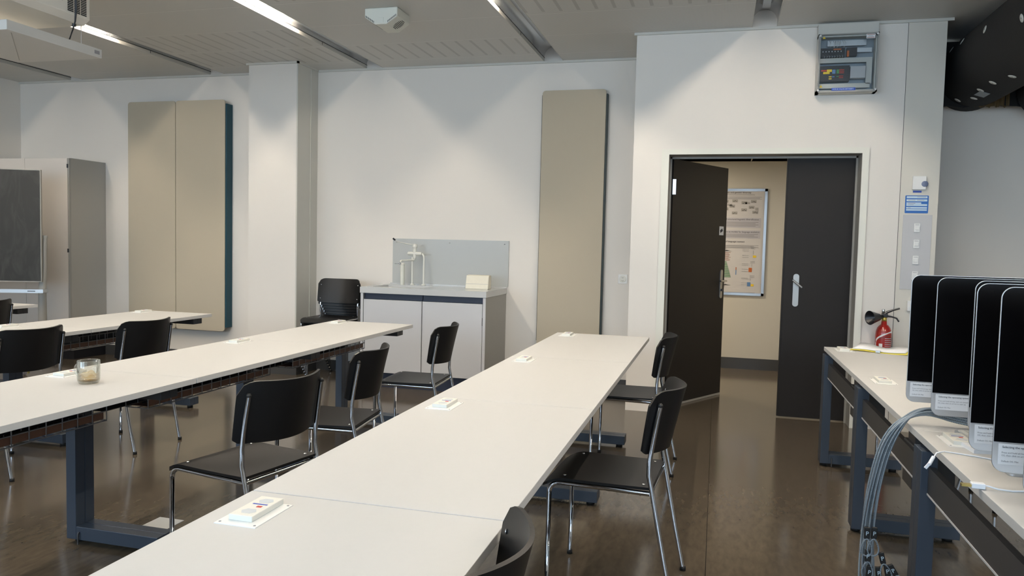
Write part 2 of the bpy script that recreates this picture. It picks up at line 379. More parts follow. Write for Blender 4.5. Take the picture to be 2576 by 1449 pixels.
# door wall: a block that juts out of the back wall
dw = MB()
OX0, OX1, OZ = -0.405, 1.03, 2.098
dw.box(-0.69, OX0, YD, YB+.15, 0, ZT).box(OX1, 1.30, YD, YB+.15, 0, ZT).box(OX0, OX1, YD, YD+.20, OZ, ZT)
# reveal beyond the leaf is part of the hall side
struct(dw.build('wall_door', 'wall'))
struct(MB().box(1.302, 1.56, YD-.004, YB, 0, 3.068).build('trim_1', 'pierp'))
struct(MB().box(1.30, 1.56, YD+.01, YB+.15, 0, ZT).build('wall_pier', 'wall_grey'))
struct(MB().box(1.3005, 1.3022, YD-.005, YD, 0, 3.066).build('trim_5', 'skirt'))
# the pillar
pil = struct(MB().box(-4.54, -4.01, 6.71, YB, 0, 3.068).build('wall_pillar', 'wall'))
struct(MB().box(-4.012, -3.998, 6.712, YB, 0.11, 3.06).box(-4.012, -3.992, 6.955, 6.962, .11, 3.06).build('trim_2', 'boxg'))
# skirtings
struct(MB().box(XL, -4.54, YB-.012, YB, 0, .11).box(-4.01, -0.69, YB-.012, YB, 0, .11).build('baseboard_back', 'skirt'))
struct(MB().box(-4.552, -3.985, 6.698, YB-.012, 0, .11).build('baseboard_pillar', 'skirt'))
# ceiling between the light troughs
TRL = [-7.09, -5.27, -3.46, -1.64, 0.19, 2.01]; TW = 0.19
cl = MB(); e0 = XL-.15
for L_ in TRL: cl.box(e0, L_, YN-.15, YB+.15, ZC, ZC+.3); e0 = L_+TW
cl.box(e0, XR+.15, YN-.15, YB+.15, ZC, ZC+.3)
cl.box(XL-.15, XR+.15, YN-.15, 7.25, ZC+.301, ZC+.4)
struct(cl.build('ceiling', 'ceil'))
# ceiling edge trims (thin shadow-line profile)
struct(MB().box(XL, -4.54, YB-.02, YB, 3.048, 3.068).box(-3.99, -0.70, YB-.02, YB, 3.048, 3.068).box(-4.56, -3.98, 6.69, 6.71, 3.05, 3.068)
       .box(-4.0, -3.98, 6.69, YB, 3.05, 3.068).build('trim_3', 'boxg'))
struct(MB().box(-0.71, 1.60, YD-.018, YD, 3.048, 3.068).box(-.71, -.69, YD, YB, 3.048, 3.068).build('trim_4', 'boxg'))

# ------------------------------------------------------------------ hall behind the door
HY = 8.98
struct(MB().box(-2.5, 3.4, HY, HY+.15, 0, 3).build('wall_hall', 'hallwall'))
struct(MB().box(-2.65, -2.5, YB+.151, HY, 0, 3).box(3.4, 3.55, YB+.151, HY, 0, 3).build('wall_hall_ends', 'hallwall'))
struct(MB().box(-2.5, 3.4, HY-.015, HY, 0, .125).build('baseboard_hall', 'skirt'))
struct(MB().box(OX0-.1, OX1+.1, 6.56, HY+.15, 2.335, 2.5).box(-2.65, 3.55, YB+.15, HY+.15, 2.335, 2.5).box(.32, .33, 7.3, HY, 2.33, 2.34).build('ceiling_hall', 'hallwall'))
hl = bpy.data.lights.new('hall_fill_light', 'AREA'); hl.shape = 'RECTANGLE'; hl.size = 1.2; hl.size_y = .15; hl.energy = 50; hl.color = (1, .86, .66)  # unseen area lights added to brighten the hall, kept off the open leaf
hlo = bpy.data.objects.new('hall_fill_light', hl); COL.objects.link(hlo); hlo.location = (-1.1, 8.2, 2.32)
hlb = hl.copy(); hlb.energy = 24; hl2 = bpy.data.objects.new('hall_fill_light', hlb); COL.objects.link(hl2); hl2.location = (2.7, 8.3, 2.32)

# ------------------------------------------------------------------ double door
d = bpy.data.objects.new('door_1', None); COL.objects.link(d); struct(d); d.location = (0.31, YD, 0)
def dpart(mb, name, mt, par=d, bevel=0):
    o = mb.build(name, mt, par, bevel)
    if par is d: o.location = (-0.31, -YD, 0)
    return o
fx0, fx1 = OX0-.055, OX1+.045
tr = MB().box(fx0, OX0+.003, YD-.02, YD+.0, 0, OZ+.04).box(OX1-.003, fx1, YD-.02, YD, 0, OZ+.04).box(OX0+.003, OX1-.003, YD-.02, YD, OZ-.003, OZ+.04)
dpart(tr, 'door_frame', 'trim')
jb = MB().box(OX0, OX0+.004, YD-.015, YD+.2, 0, OZ).box(OX1-.004, OX1, YD-.015, YD+.2, 0, OZ).box(OX0, OX1, YD-.015, YD+.2, OZ-.004, OZ)
jb.box(OX0, OX0+.018, YD+.15, YD+.165, 0, OZ).box(OX1-.018, OX1, YD+.15, YD+.165, 0, OZ).box(OX0, OX1, YD+.15, YD+.165, OZ-.02, OZ)
dpart(jb, 'door_jamb', 'jamb')
LY = 6.462
o = dpart(MB().box(.522, OX1-.012, LY, LY+.045, .012, OZ-.015).box(.510, .524, LY+.006, LY+.040, .012, OZ-.015), 'door_leaf', 'door')
o['label'] = 'narrow closed right door leaf'
hp = o
MB().prism(rrect(.592, .636, .905, 1.165, .021), 'y', LY-.008, LY).build('handle_plate', 'lipw', hp)
MB().tube([(.614, LY-.005, 1.095), (.614, LY-.045, 1.095)], .009).build('spindle', 'lipw', hp)
MB().tube([(.583, LY-.05, 1.118), (.655, LY-.05, 1.060)], .008).build('lever', 'lipw', hp)
# open leaf, hinged on the left, swung into the hall
lf = MB().box(0, .915, 0, .042, .012, OZ-.012).build('door_leaf', 'door', d)
ang = math.atan2(7.285-6.50, .061-(-.375))
lf.location = (-.375-.31, 6.50-YD, 0); lf.rotation_euler = (0, 0, ang)
lf['label'] = 'wide left door leaf standing open into the hall'
MB().prism(rrect(.835, .873, .90, 1.16, .018), 'y', -.008, 0).build('handle_plate', 'lipw', lf)
MB().tube([(.854, -.004, 1.06), (.854, -.055, 1.06), (.80, -.060, 1.06), (.74, -.060, 1.06)], .009).build('lever', 'chrome', lf)
MB().tube([(.854, .05, 1.06), (.854, .105, 1.06), (.80, .11, 1.06), (.73, .11, 1.06)], .009).build('lever', 'chrome', lf)
MB().tube([(.854, -.02, .975), (.854, .07, .975)], .011).build('lock_cylinder', 'anth', lf)
st = MB().box(.79, .868, -.0012, -.0004, 1.475, 1.555).build('sticker', 'paper', lf)
MB().box(.805, .85, -.002, -.0012, 1.505, 1.53, Matrix.Translation((.83, 0, 1.515)) @ Matrix.Rotation(R(-25), 4, 'Y') @ Matrix.Translation((-.83, 0, -1.515))).build('printed_symbol', 'ink', st)
MB().box(.02, .07, .0, .003, .012, .03).build('bottom_seal', 'alu', lf) if False else None
MB().box(0, .915, -.0015, 0, .002, .02).build('bottom_strip', 'jamb', lf)
hg = MB().box(-.377, -.350, 6.463, 6.470, 1.79, 1.915)
dpart(hg, 'hinge', 'alu')
# poster frame in the hall
PZ0, PZ1, PX0, PX1 = .835, 2.03, -.36, .515
pf = thing('poster', 'printed research poster in a metal snap frame on the hall wall', 'poster', (0.08, HY, PZ0))
def pp(mb, name, mt, par=pf):
    o = mb.build(name, mt, par)
    if par is pf: o.location = (-0.08, -HY, -PZ0)
    return o
pp(MB().box(PX0, PX1, HY-.016, HY, PZ0, PZ0+.028).box(PX0, PX1, HY-.016, HY, PZ1-.028, PZ1).box(PX0, PX0+.028, HY-.016, HY, PZ0, PZ1).box(PX1-.028, PX1, HY-.016, HY, PZ0, PZ1), 'frame', 'alu')
sheet = pp(MB().box(PX0+.02, PX1-.02, HY-.009, HY-.004, PZ0+.02, PZ1-.02), 'sheet', 'poster')
yy = HY-.0098
def pbox(name, mt, lst):
    mb = MB()
    for x0, x1, z0, z1 in lst: mb.box(x0, x1, yy-.0004, yy, z0, z1)
    return mb.build(name, mt, sheet)
pbox('grey_band', 'posterg', [(PX0+.03, .455, 1.595, 1.705), (PX0+.03, .455, 1.475, 1.565)])
yy = HY-.0104
rot = (R(90), 0, 0)
text('lettering', 'Coevolution of linguistic and genetic diversity', 'ink', sheet, (.34, yy, 1.985-.006), .027, rot, 'RIGHT')
text('lettering', 'Selection biased structural linguistic diversification', 'ink', sheet, (.435, yy, 1.680), .025, rot, 'RIGHT')
text('lettering', 'Diversity hotspots as models for language evolution', 'ink', sheet, (.445, yy, 1.540), .025, rot, 'RIGHT')
text('lettering', 'The effects of language contact', 'ink', sheet, (.29, yy, 1.430), .027, rot, 'RIGHT')
lines = [(PX0+.05, .38, 1.960, 1.965)]+[(PX0+.05, .455-.02*(k % 2), 1.935-.011*k, 1.939-.011*k) for k in range(3)]
lines += [(PX0+.05, .43-.03*(k % 2), 1.653-.014*k, 1.659-.014*k) for k in range(4)]
lines += [(PX0+.05, .43-.04*(k % 2), 1.518-.014*k, 1.524-.014*k) for k in range(3)]
lines += [(PX0+.05, .44-.05*(k % 2), 1.395-.010*k, 1.399-.010*k) for k in range(4)]+[(PX0+.05, .42, .862, .868)]
pbox('text_lines', 'inkg', lines)
# world map of boxes
mp_ = []
for (cx, cz) in [(.07, 1.885), (.17, 1.89), (.27, 1.87), (.37, 1.885), (.14, 1.83), (.35, 1.82), (.27, 1.79), (.07, 1.80), (.17, 1.755), (.39, 1.765)]:
    mp_.append((cx-.03, cx+.03, cz-.012, cz+.020))
pbox('map_shapes', 'map', mp_+[(.28, .33, 1.86, 1.88), (.09, .14, 1.84, 1.86), (.39, .42, 1.79, 1.82)])
pbox('map_marks', 'ink', [(a-.018+(k*.014), a-.006+(k*.014), c-.006+.006*(k % 2), c-.001+.006*(k % 2)) for a, b_, c, e_ in [(q[0]+.03, 0, q[2]+.014, 0) for q in mp_] for k in range(3)])
pbox('map_patch', 'map2', [(.055, .075, 1.755, 1.80)])
# density plots
random.seed(3)
pbox('density_plot_red', 'map2', [(.09-random.uniform(.02, .06), .10+random.uniform(.02, .05), 1.225+.011*k, 1.229+.011*k) for k in range(9)])
pbox('density_plot_green', 'green', [(.09-random.uniform(.03, .07), .10+.055*(1-k/18), 1.035+.0102*k, 1.040+.0102*k) for k in range(18)])
mt_ = MB()
for zc in (1.33, .945):
    mt_.prism([(.04, zc), (.08, zc+.006), (.10, zc+.012), (.13, zc+.004), (.16, zc)], 'y', yy-.0004, yy).box(.092, .094, yy-.0004, yy, zc-.02, zc+.04)
mt_.build('density_curve', 'ink', sheet)
pbox('yellow_key', 'yel2', [(.385, .42, 1.262, 1.287), (.375, .405, .94, .965)])
pbox('orange_key', 'orange', [(.345, .38, 1.10, 1.148), (.205, .213, 1.12, 1.15)])
pbox('blue_key', 'cblue', [(.335, .37, .94, .985), (.205, .213, 1.065, 1.12)])
pbox('annotation_lines', 'inkg', [(.27, .34, z, z+.0025) for z in (1.35, 1.335, 1.285, 1.262, 1.19, 1.175, 1.13, 1.105, 1.03, 1.02, .975, .955)]+[(.36, .41, z, z+.004) for z in (1.375, 1.36, 1.215, 1.20, 1.055, 1.04)]+[(.385, .388, 1.30, 1.34), (.375, .378, 1.16, 1.19), (.365, .368, 1.0, 1.03)])

# ------------------------------------------------------------------ linear lights in the troughs
def trough(L_, yend, lit_end, lab):
    t = thing('ceiling_light', lab, 'ceiling light', (L_+TW/2, (YN+yend)/2, ZC), 0, 'linear lights recessed in the ceiling')
    cx, cyy, r = L_+TW/2, (YN+yend)/2, TW/2
    off = (-cx, -cyy, -ZC)
    prof = []
    for k in range(13):
        a = PI-PI*k/12; prof.append((cx+(r-.001)*math.cos(a), ZC+.035+(r-.001)*math.sin(a)*1.05))
    vs = []; fs = []
    for (x, z) in prof: vs += [(x, YN, z), (x, yend, z)]
    for k in range(len(prof)-1): fs.append((2*k, 2*k+1, 2*k+3, 2*k+2))
    o = MB().add(vs, fs, True).build('reflector', 'reflector', t); o.location = off
    fl = MB().box(cx-r+.0005, cx-r+.004, YN, yend, ZC-.002, ZC+.032).box(cx+r-.004, cx+r-.0005, YN, yend, ZC-.002, ZC+.032)
    o = fl.build('side_lip', 'boxg', t); o.location = off
    sm = MB().box(cx-r+.0035, cx-r+.006, YN, yend, ZC+.031, ZC+.036)
    y = yend-.9
    while y > YN: sm.box(cx-r+.0035, cx-r+.006, y, y+.004, ZC+.008, ZC+.033); y -= 1.2
    o = sm.build('joint_line', 'dark', t); o.location = off
    o = MB().box(cx-.028, cx+.028, YN, yend-.14, ZC+.105, ZC+.134).build('gear_channel', 'reflector', t); o.location = off
    y1 = lit_end; k = 0
    while y1 > (2.5 if L_ < 0 else 1.0):   # rear tubes off to even the light; right rows get one added for brightness
        o = MB().tube([(cx, y1-1.46, ZC+.078), (cx, y1, ZC+.078)], .013, 10).build('lamp_tube', 'tube', t); o.location = off
        o2 = MB().tube([(cx, y1, ZC+.078), (cx, y1+.025, ZC+.078)], .015, 10).box(cx-.012, cx+.012, y1+.0, y1+.025, ZC+.078, ZC+.106).build('lamp_holder', 'white', t); o2.location = off
        y1 -= 1.53
    return t
labs = ['recessed linear light trough nearest the left wall', 'recessed linear light trough passing left of the hanging projector, ending over the beige double panel',
        'recessed linear light trough running from top left to beside the pillar', 'recessed linear light trough with its tube end showing, right of the ceiling detector',
        'recessed linear light trough ending in an arch above the doorway', 'recessed linear light trough above the black ducts, at the right wall']
for L_, lab in zip(TRL, labs):
    dr = -0.69 < L_ < 1.5
    trough(L_, YD if dr else YB, {-5.27: 5.72, -3.46: 5.72}.get(L_, 5.46), lab)

# ------------------------------------------------------------------ detectors
def detector(loc, lab, s=1.0):
    t = thing('ceiling_detector', lab, 'detector', loc, 0, 'white air detectors')
    pr_ = [(-.131, 0), (.131, 0), (.131, -.066), (.045, -.122), (-.045, -.122), (-.131, -.066)]
    MB().prism(pr_, 'y', -.12, .12).build('housing', 'det', t, bevel=.008)
    MB().box(-.022, .022, -.1225, -.12, -.112, -.072).build('cover_clip', 'det', t, bevel=.001)
    for sgn in (-1, 1):
        v = MB()
        for k in range(9):      # comb slots on the sloping edge of the front
            x = sgn*(.056+k*.008); z = -.1145+(abs(x)-.045)*(.056/.086)*1.0
            v.box(x-.0016, x+.0016, -.1215, -.1195, z-.001, z+.012)
        v.build('front_slots', 'dark', t)
        g = MB(); sl = math.atan2(.056, .086)
        for k in range(8):
            u = -.040+k*.0114; h = math.sqrt(max(0, .047**2-u*u))
            mtx = Matrix.Translation((sgn*.088, 0.01, -.094)) @ Matrix.Rotation(-sgn*sl, 4, 'Y')
            g.box(u-.0024, u+.0024, -h, h, -.0015, .0015, mtx)
        g.build('round_grille', 'dark', t)
    return t
detector((-2.465, 5.40, ZC), 'white angular detector box with round side grille on the room ceiling')
detector((0.10, 7.45, 2.335), 'white angular detector box on the hall ceiling, seen through the doorway')

# ------------------------------------------------------------------ projector on its hanging lift
pj = thing('projector', 'cream projector body with slotted side vent hanging over a white panel', 'projector', (-4.52, 4.1, 2.785))
px0, px1, py0, py1, pz0, pz1 = -4.83, -4.245, 3.58, 4.42, 2.785, 3.045
off = (4.52, -4.1, -2.785)
def pq(mb, n, mt, bevel=0, par=pj):
    o = mb.build(n, mt, par, bevel)
    if par is pj: o.location = off
    return o
pq(MB().prism([(px0+.05, pz0), (px1-.05, pz0), (px1, pz0+.035), (px1, pz1), (px0, pz1), (px0, pz0+.035)], 'y', py0, py1), 'body', 'projw', .006)
vg = MB(); bar = MB()
for k in range(16):
    z = pz0+.050+k*.0115
    for j in range(3): vg.box(px1-.001, px1+.0015, py1-.19+j*.055, py1-.142+j*.055, z, z+.0078)
pq(vg, 'vent_slots', 'dark')
pq(MB().box(px1-.001, px1+.002, py1-.40, py1-.23, pz0+.10, pz0+.19), 'port_panel', 'liftw')
pq(MB().box(px1+.001, px1+.003, py1-.30, py1-.26, pz0+.115, pz0+.15).box(px1+.001, px1+.003, py1-.36, py1-.33, pz0+.13, pz0+.15), 'ports', 'navy')
pq(MB().box(px0+.25, px1-.20, py0+.24, py0+.246, pz0-.002, pz0+.001), 'base_slot', 'dark')
pq(MB().tube([(-4.52, 4.0, pz1), (-4.52, 4.0, ZC)], .03), 'hanging_pole', 'white')
pl = thing('projector_lift_panel', 'white rectangular box panel hung level below the projector', 'panel', (-4.67, 4.2, 2.60))
off2 = (4.67, -4.2, -2.60)
o = MB().box(-5.045, -4.296, 3.82, 4.577, 2.60, 2.662).build('panel_box', 'liftw', pl, .002); o.location = off2
o = MB().box(-.44, .44, -.002, .002, -.0012, .0, Matrix.Translation((-4.65, 4.2, 2.60)) @ Matrix.Rotation(R(135), 4, 'Z')).build('panel_groove', 'cabside', pl); o.location = off2
o = MB().box(-4.296, -4.2945, 4.51, 4.555, 2.622, 2.646).build('rating_plate', 'inkg', pl); o.location = off2
for a, b in ((-4.98, 4.5), (-4.40, 4.5), (-4.40, 3.86)):
    o = MB().tube([(a, b, 2.662), (a, b, ZC-.001)], .003, 6).build('suspension_wire', 'alu', pl); o.location = off2
cb = MB()
for k in range(3):
    q = .006*k
    cb.tube([(-4.20+q, 4.24, 3.066), (-4.205+q*.5, 4.25, 2.96), (-4.215+q, 4.265, 2.86), (-4.235+q*.3, 4.28, 2.775), (-4.262+q*.3, 4.29, 2.73), (-4.30-.024*k, 4.30+.02*k, 2.665)], .0042, 6)
co = tag(cb.build('cable_bundle', 'black'), 'black cables with ties dropping past the projector vent to the white panel', 'cable')
MB().tube([(-4.208, 4.255, 2.935), (-4.212, 4.26, 2.915)], .013, 8).build('cable_tie', 'black', co)
MB().tube([(-4.245, 4.283, 2.762), (-4.25, 4.286, 2.742)], .013, 8).build('cable_tie', 'black', co)

# ------------------------------------------------------------------ acoustic panels on the back wall
def acpanel(x0, x1, z0, z1, n, lab, right_col):
    yf = 7.0 if n == 2 else 7.04
    t = thing('acoustic_panel', lab, 'wall panel', ((x0+x1)/2, YB, z0), 0)
    offp = (-(x0+x1)/2, -YB, -z0); w = (x1-x0)/n
    for k in range(n):
        o = MB().prism(rrect(x0+k*w+.003, x0+(k+1)*w-.003, z0, z1, .03, 5), 'y', yf-.012, yf).build('fabric_face', 'beige', t, .002); o.location = offp
    o = MB().box(x0-.003, x1+.012, yf+.0005, YB-.001, z0+.04, z1-.04).build('core_box', right_col, t); o.location = offp
    return t
acpanel(-6.227, -5.010, 0.352, 2.783, 2, 'wide beige double wall panel with a teal side edge, left of the pillar', 'teal')
acpanel(-1.632, -1.030, 0.40, 2.783, 1, 'tall narrow beige wall panel between the sink and the doorway', 'dkgreen')

# ------------------------------------------------------------------ sink unit
cx0, cx1, cyf = -3.165, -1.95, 6.42
su = thing('sink_cabinet', 'light grey two-door base cabinet under the grey sink counter', 'cabinet', ((cx0+cx1)/2, 6.76, 0))
o2 = (-(cx0+cx1)/2, -6.76, 0)
def sp_(mb, n, mt, bevel=0, par=su):
    o = mb.build(n, mt, par, bevel)
    if par is su: o.location = o2
    return o
sp_(MB().box(cx0+.01, cx1-.012, cyf+.05, YB-.002, 0, .13), 'plinth', 'navy')
sp_(MB().box(cx0+.005, cx0+.03, cyf+.012, YB-.003, .13, .868), 'side_panel', 'cabside')
sp_(MB().box(cx1-.03, cx1-.005, cyf+.012, YB-.003, .13, .868), 'side_panel', 'cabside')
sp_(MB().box(cx0+.03, cx1-.03, cyf+.045, YB-.004, .135, .866), 'carcass', 'navy')
sp_(MB().box(cx0+.005, cx0+.03, cyf+.0, cyf+.011, .13, .868).box(cx1-.030, cx1-.005, cyf, cyf+.011, .13, .868), 'front_post', 'cab')
xm = -2.556
for a, b in ((cx0+.034, xm-.004), (xm+.004, cx1-.036)):
    dd = sp_(MB().box(a, b, cyf+.005, cyf+.024, .14, .812), 'cabinet_door', 'cab', .0015)
    MB().box(a, b, cyf+.012, cyf+.04, .818, .824).box(a, b, cyf+.03, cyf+.04, .824, .866).build('recessed_grip', 'navy', dd)
sp_(MB().tube([(cx1-.034, cyf+.008, .62), (cx1-.034, cyf+.008, .69)], .005, 8), 'hinge', 'black')
ct = thing('sink_counter', 'grey enamelled sink counter with a basin at its left end', 'countertop', ((cx0+cx1)/2, 6.76, .868))
o3 = (-(cx0+cx1)/2, -6.76, -.868)
cm = MB()
bx0, bx1, by0, by1 = -3.10, -2.62, 6.52, 6.90
cm.box(cx0-.0, cx1, cyf-.005, by0, .87, .925).box(cx0, cx1, by1, YB-.002, .87, .925).box(cx0, bx0, by0, by1, .87, .925).box(bx1, cx1, by0, by1, .87, .925)
o = cm.build('worktop', 'counter', ct); o.location = o3
o = MB().box(bx0, bx1, by0, by1, .872, .874).build('basin_floor', 'counter', ct); o.location = o3
o = MB().box(cx0, cx1, YB-.012, YB-.002, .925, .935).build('rear_upstand', 'counter', ct); o.location = o3
spb = thing('splashback', 'pale grey glossy splashback panel screwed to the wall above the sink', 'splashback', (-2.54, YB, .93))
MB().box(-.602, .602, -.012, -.001, .006, .448).build('panel', 'splash', spb)
for x, z in ((-.56, .415), (0, .415), (.56, .415)): MB().lathe([(.007, 0), (.006, .003), (0, .004)], (0, 0, 0), 12, Matrix.Translation((x, -.012, z)) @ Matrix.Rotation(R(90), 4, 'X')).build('screw', 'screw', spb)
# water heater style mixer with two risers, lever and swing spout
fc = thing('mixer_tap', 'white two-riser mixer tap with long lever and swivel spout at the sink', 'tap', (-2.86, 6.98, .925))
def P_(x, y, z): return (x+2.86, y-6.98, z-.925)
yT = 6.98
MB().tube([P_(-2.885, yT, .925), P_(-2.885, yT, 1.20)], .0085).tube([P_(-2.765, yT, .925), P_(-2.765, yT, 1.19), P_(-2.768, yT, 1.215), P_(-2.785, yT, 1.235)], .0085).build('riser_pipe', 'creamw', fc)
MB().lathe([(.02, 0), (.02, .008), (.011, .014)], P_(-2.885, yT, .925)).lathe([(.02, 0), (.02, .008), (.011, .014)], P_(-2.765, yT, .925)).build('riser_base', 'creamw', fc)
MB().tube([P_(-2.93, yT-.01, 1.235), P_(-2.925, yT-.01, 1.235), P_(-2.79, yT-.01, 1.235), P_(-2.785, yT-.01, 1.235)], [.012, .017, .017, .012], 14).build('valve_body', 'creamw', fc)
MB().lathe([(.014, -.055), (.015, -.03), (.018, .03), (.018, .055), (.024, .058), (.024, .09), (.0, .096)], P_(-2.858, yT-.01, 1.235)).build('mixer_head', 'creamw', fc)
MB().tube([P_(-2.858, yT-.02, 1.318), P_(-2.90, yT-.06, 1.325), P_(-2.985, yT-.13, 1.345), P_(-3.01, yT-.15, 1.362)], .0045, 8).build('lever', 'creamw', fc)
MB().tube([P_(-3.005, yT-.147, 1.360), P_(-3.025, yT-.16, 1.378)], .008, 8).build('lever_grip', 'black', fc)
MB().tube([P_(-2.858, yT-.01, 1.185), P_(-2.862, yT-.02, 1.172), P_(-2.90, yT-.10, 1.168), P_(-2.93, yT-.17, 1.165), P_(-2.935, yT-.185, 1.15)], .0095, 10).build('spout', 'creamw', fc)
MB().lathe([(.011, -.012), (.013, 0)], P_(-2.936, yT-.186, 1.142)).box(-2.99+2.86, -2.945+2.86, -.19, -.178, .208, .213).build('aerator', 'chrome', fc)
bt = thing('detergent_tube', 'tall cream cylinder standing at the left end of the splashback', 'dispenser', (-2.975, 6.95, .925))
MB().lathe([(.020, 0), (.021, .004), (.021, .19), (.0195, .195), (.0195, .215), (.0, .218)]).build('bottle_body', 'det', bt)
MB().lathe([(.0205, 0), (.0205, .016), (0, .018)], (0, 0, .195)).build('cap', 'creamw', bt)
pt = thing('paper_towel_pack', 'cream folded paper towel pack on the right end of the counter', 'paper towels', (-2.14, 6.80, .925))
MB().prism([(-.075, 0), (.03, 0), (.035, .125), (-.005, .13), (-.045, .125)], 'x', -.11, .11).build('towel_stack', 'towel', pt, .006)
MB().box(-.111, .111, -.0, .002, .0, .004, Matrix.Translation((0, -.066, .045))).build('fold_line', 'tedge', pt)

# ------------------------------------------------------------------ tall cupboard at left
tc_ = thing('tall_cupboard', 'tall grey two-door cupboard in the left corner of the room', 'cupboard', (-7.2, 6.84, 0))
def tq(mb, n, mt, bevel=0, par=tc_):
    o = mb.build(n, mt, par, bevel)
    if par is tc_: o.location = (7.2, -6.84, 0)
    return o
tq(MB().box(-7.76, -6.63, 6.65, YB-.004, 0, .10), 'plinth', 'black')
tq(MB().box(-7.78, -6.622, 6.622, YB-.003, .10, 2.145), 'carcass', 'cab2side', .002)
for a, b in ((-7.78, -7.206), (-7.202, -6.645)):
    tq(MB().box(a, b, 6.598, 6.62, .105, 2.142), 'cupboard_door', 'cab2', .001)
tq(MB().box(-6.640, -6.622, 6.600, 6.619, .11, 2.14), 'edge_profile', 'cabside')
for z in (2.06, 1.17, .3): tq(MB().tube([(-6.641, 6.598, z-.02), (-6.641, 6.598, z+.02)], .009, 8), 'hinge', 'black')

# ------------------------------------------------------------------ mobile chalkboard
bb = thing('mobile_chalkboard', 'dark smeared chalkboard on a grey wheeled stand in front of the tall cupboard', 'chalkboard', (-6.94, 5.81, 0), R(24))
# local: board runs along x, front is -y ; right end at x=+.55
MB().box(-.78, .58, -.012, .012, .875, 1.955).build('writing_surface', 'board', bb)
MB().box(-.78, .585, -.014, .014, 1.955, 1.963).box(-.78, .585, -.014, .014, .867, .875).box(.58, .586, -.014, .014, .867, 1.963).build('board_edge', 'cabside', bb)
MB().box(-.74, .64, -.11, .0, .765, .772).box(-.74, .64, -.115, -.108, .765, .80).box(.632, .64, -.11, .0, .765, .80).build('chalk_tray', 'alu', bb)
MB().box(.50, .57, -.1165, -.115, .779, .786).build('tray_slot', 'dark', bb)
for xx in (-.70, .56):
    MB().tube([(xx, .06, .10), (xx, .06, .80), (xx+.02, .06, 1.0), (xx+.03, .06, 1.30)], [.045, .036, .026, .020], 10).tube([(xx+.03, .06, 1.30), (xx+.03, .06, 1.325)], .026, 10).build('stand_post', 'cabside', bb)
    MB().box(xx-.03, xx+.03, -.35, .40, .085, .125).build('stand_foot', 'cabside', bb, .004)
    for yv in (-.33, .38):
        w = MB().lathe([(.02, -.014), (.032, -.012), (.036, -.004), (.036, .004), (.032, .012), (.02, .014)], (0, 0, 0), 20, Matrix.Translation((xx, yv, .037)) @ Matrix.Rotation(R(90), 4, 'Y')).build('caster_wheel', 'inkg', bb)
        MB().box(xx-.02, xx+.02, yv-.035, yv+.01, .05, .09).build('caster_fork', 'white', w)
yl = tag(MB().tube([(-.035, 0, 0), (.035, 0, 0)], .006, 8).build('pointer', 'chalk'), 'yellow wooden pointer stick lying in the chalkboard tray', 'pointer')
bpy.data.objects.remove(yl)
ca, sa = math.cos(R(24)), math.sin(R(24))
def bw(x, y, z): return (-6.94+ca*x-sa*y, 5.81+sa*x+ca*y, z)
tag(MB().tube([(-.36, 0, 0), (.36, 0, 0)], .006, 8).build('pointer_stick', 'brass', None, 0, bw(.12, -.06, .780)), 'thin yellow pointer stick lying in the chalkboard tray', 'pointer').rotation_euler = (0, 0, R(24))
tag(MB().tube([(-.05, 0, 0), (.05, 0, 0)], .009, 8).build('chalk_stick', 'orange', None, 0, bw(.0, -.09, .783)), 'orange chalk stick in the tray of the chalkboard', 'chalk', 'chalk sticks').rotation_euler = (0, 0, R(24))
tag(MB().tube([(-.02, 0, 0), (.02, 0, 0)], .008, 8).build('chalk_stick', 'white', None, 0, bw(.34, -.09, .783)), 'short white chalk piece in the tray, beside the orange one', 'chalk', 'chalk sticks').rotation_euler = (0, 0, R(24))
tag(MB().tube([(-.02, 0, 0), (.02, 0, 0)], .008, 8).build('chalk_stick', 'white', None, 0, bw(.50, -.085, .783)), 'short white chalk piece at the right end of the tray', 'chalk', 'chalk sticks').rotation_euler = (0, 0, R(24))
tag(MB().tube([(-6.47, 5.90, .010), (-6.43, 5.91, .010)], .010, 8).build('chalk_stick', 'chalk'), 'yellow chalk stub lying on the floor under the chalkboard', 'chalk', 'chalk sticks')
tag(MB().tube([(-6.46, 6.06, .007), (-6.445, 6.07, .007)], .008, 8).build('chalk_stick', 'white'), 'tiny white chalk crumb on the floor beside the yellow stub', 'chalk', 'chalk sticks')

# ------------------------------------------------------------------ desks
TZ = .74; TH = .024; TL = 1.208
def socket_module(par, x, y, z, k=''):
    s_ = MB().box(x-.05, x+.05, y-.074, y+.074, z, z+.0018).build('socket_base_plate', 'white', par)
    b_ = MB(); b_.box(x-.031, x+.026, y-.05, y+.074, z+.0018, z+.0145)
    blk = b_.build('socket_block', 'creamw', s_, .0015)
    for yc in (y-.022, y+.045):
        MB().prism([(x-.018, yc), (x-.010, yc+.013), (x+.010, yc+.013), (x+.018, yc), (x+.010, yc-.013), (x-.010, yc-.013)], 'z', z+.0146, z+.0150).build('outlet_recess', 'recw', s_)
    MB().box(x-.019, x+.017, y+.020, y+.025, z+.0146, z+.0151).build('blue_tag', 'blue2', s_)
    MB().box(x-.0, x+.012, y+.004, y+.012, z+.0146, z+.0152).build('data_port', 'redl', s_)
    sc = MB()
    for a, b in ((-.042, -.064), (.042, -.064), (.042, .066), (-.042, .066)): sc.lathe([(.003, 0), (.0028, .0006), (0, .0008)], (x+a, y+b, z+.0018), 8)
    sc.build('plate_screws', 'inkg', s_)
    return s_
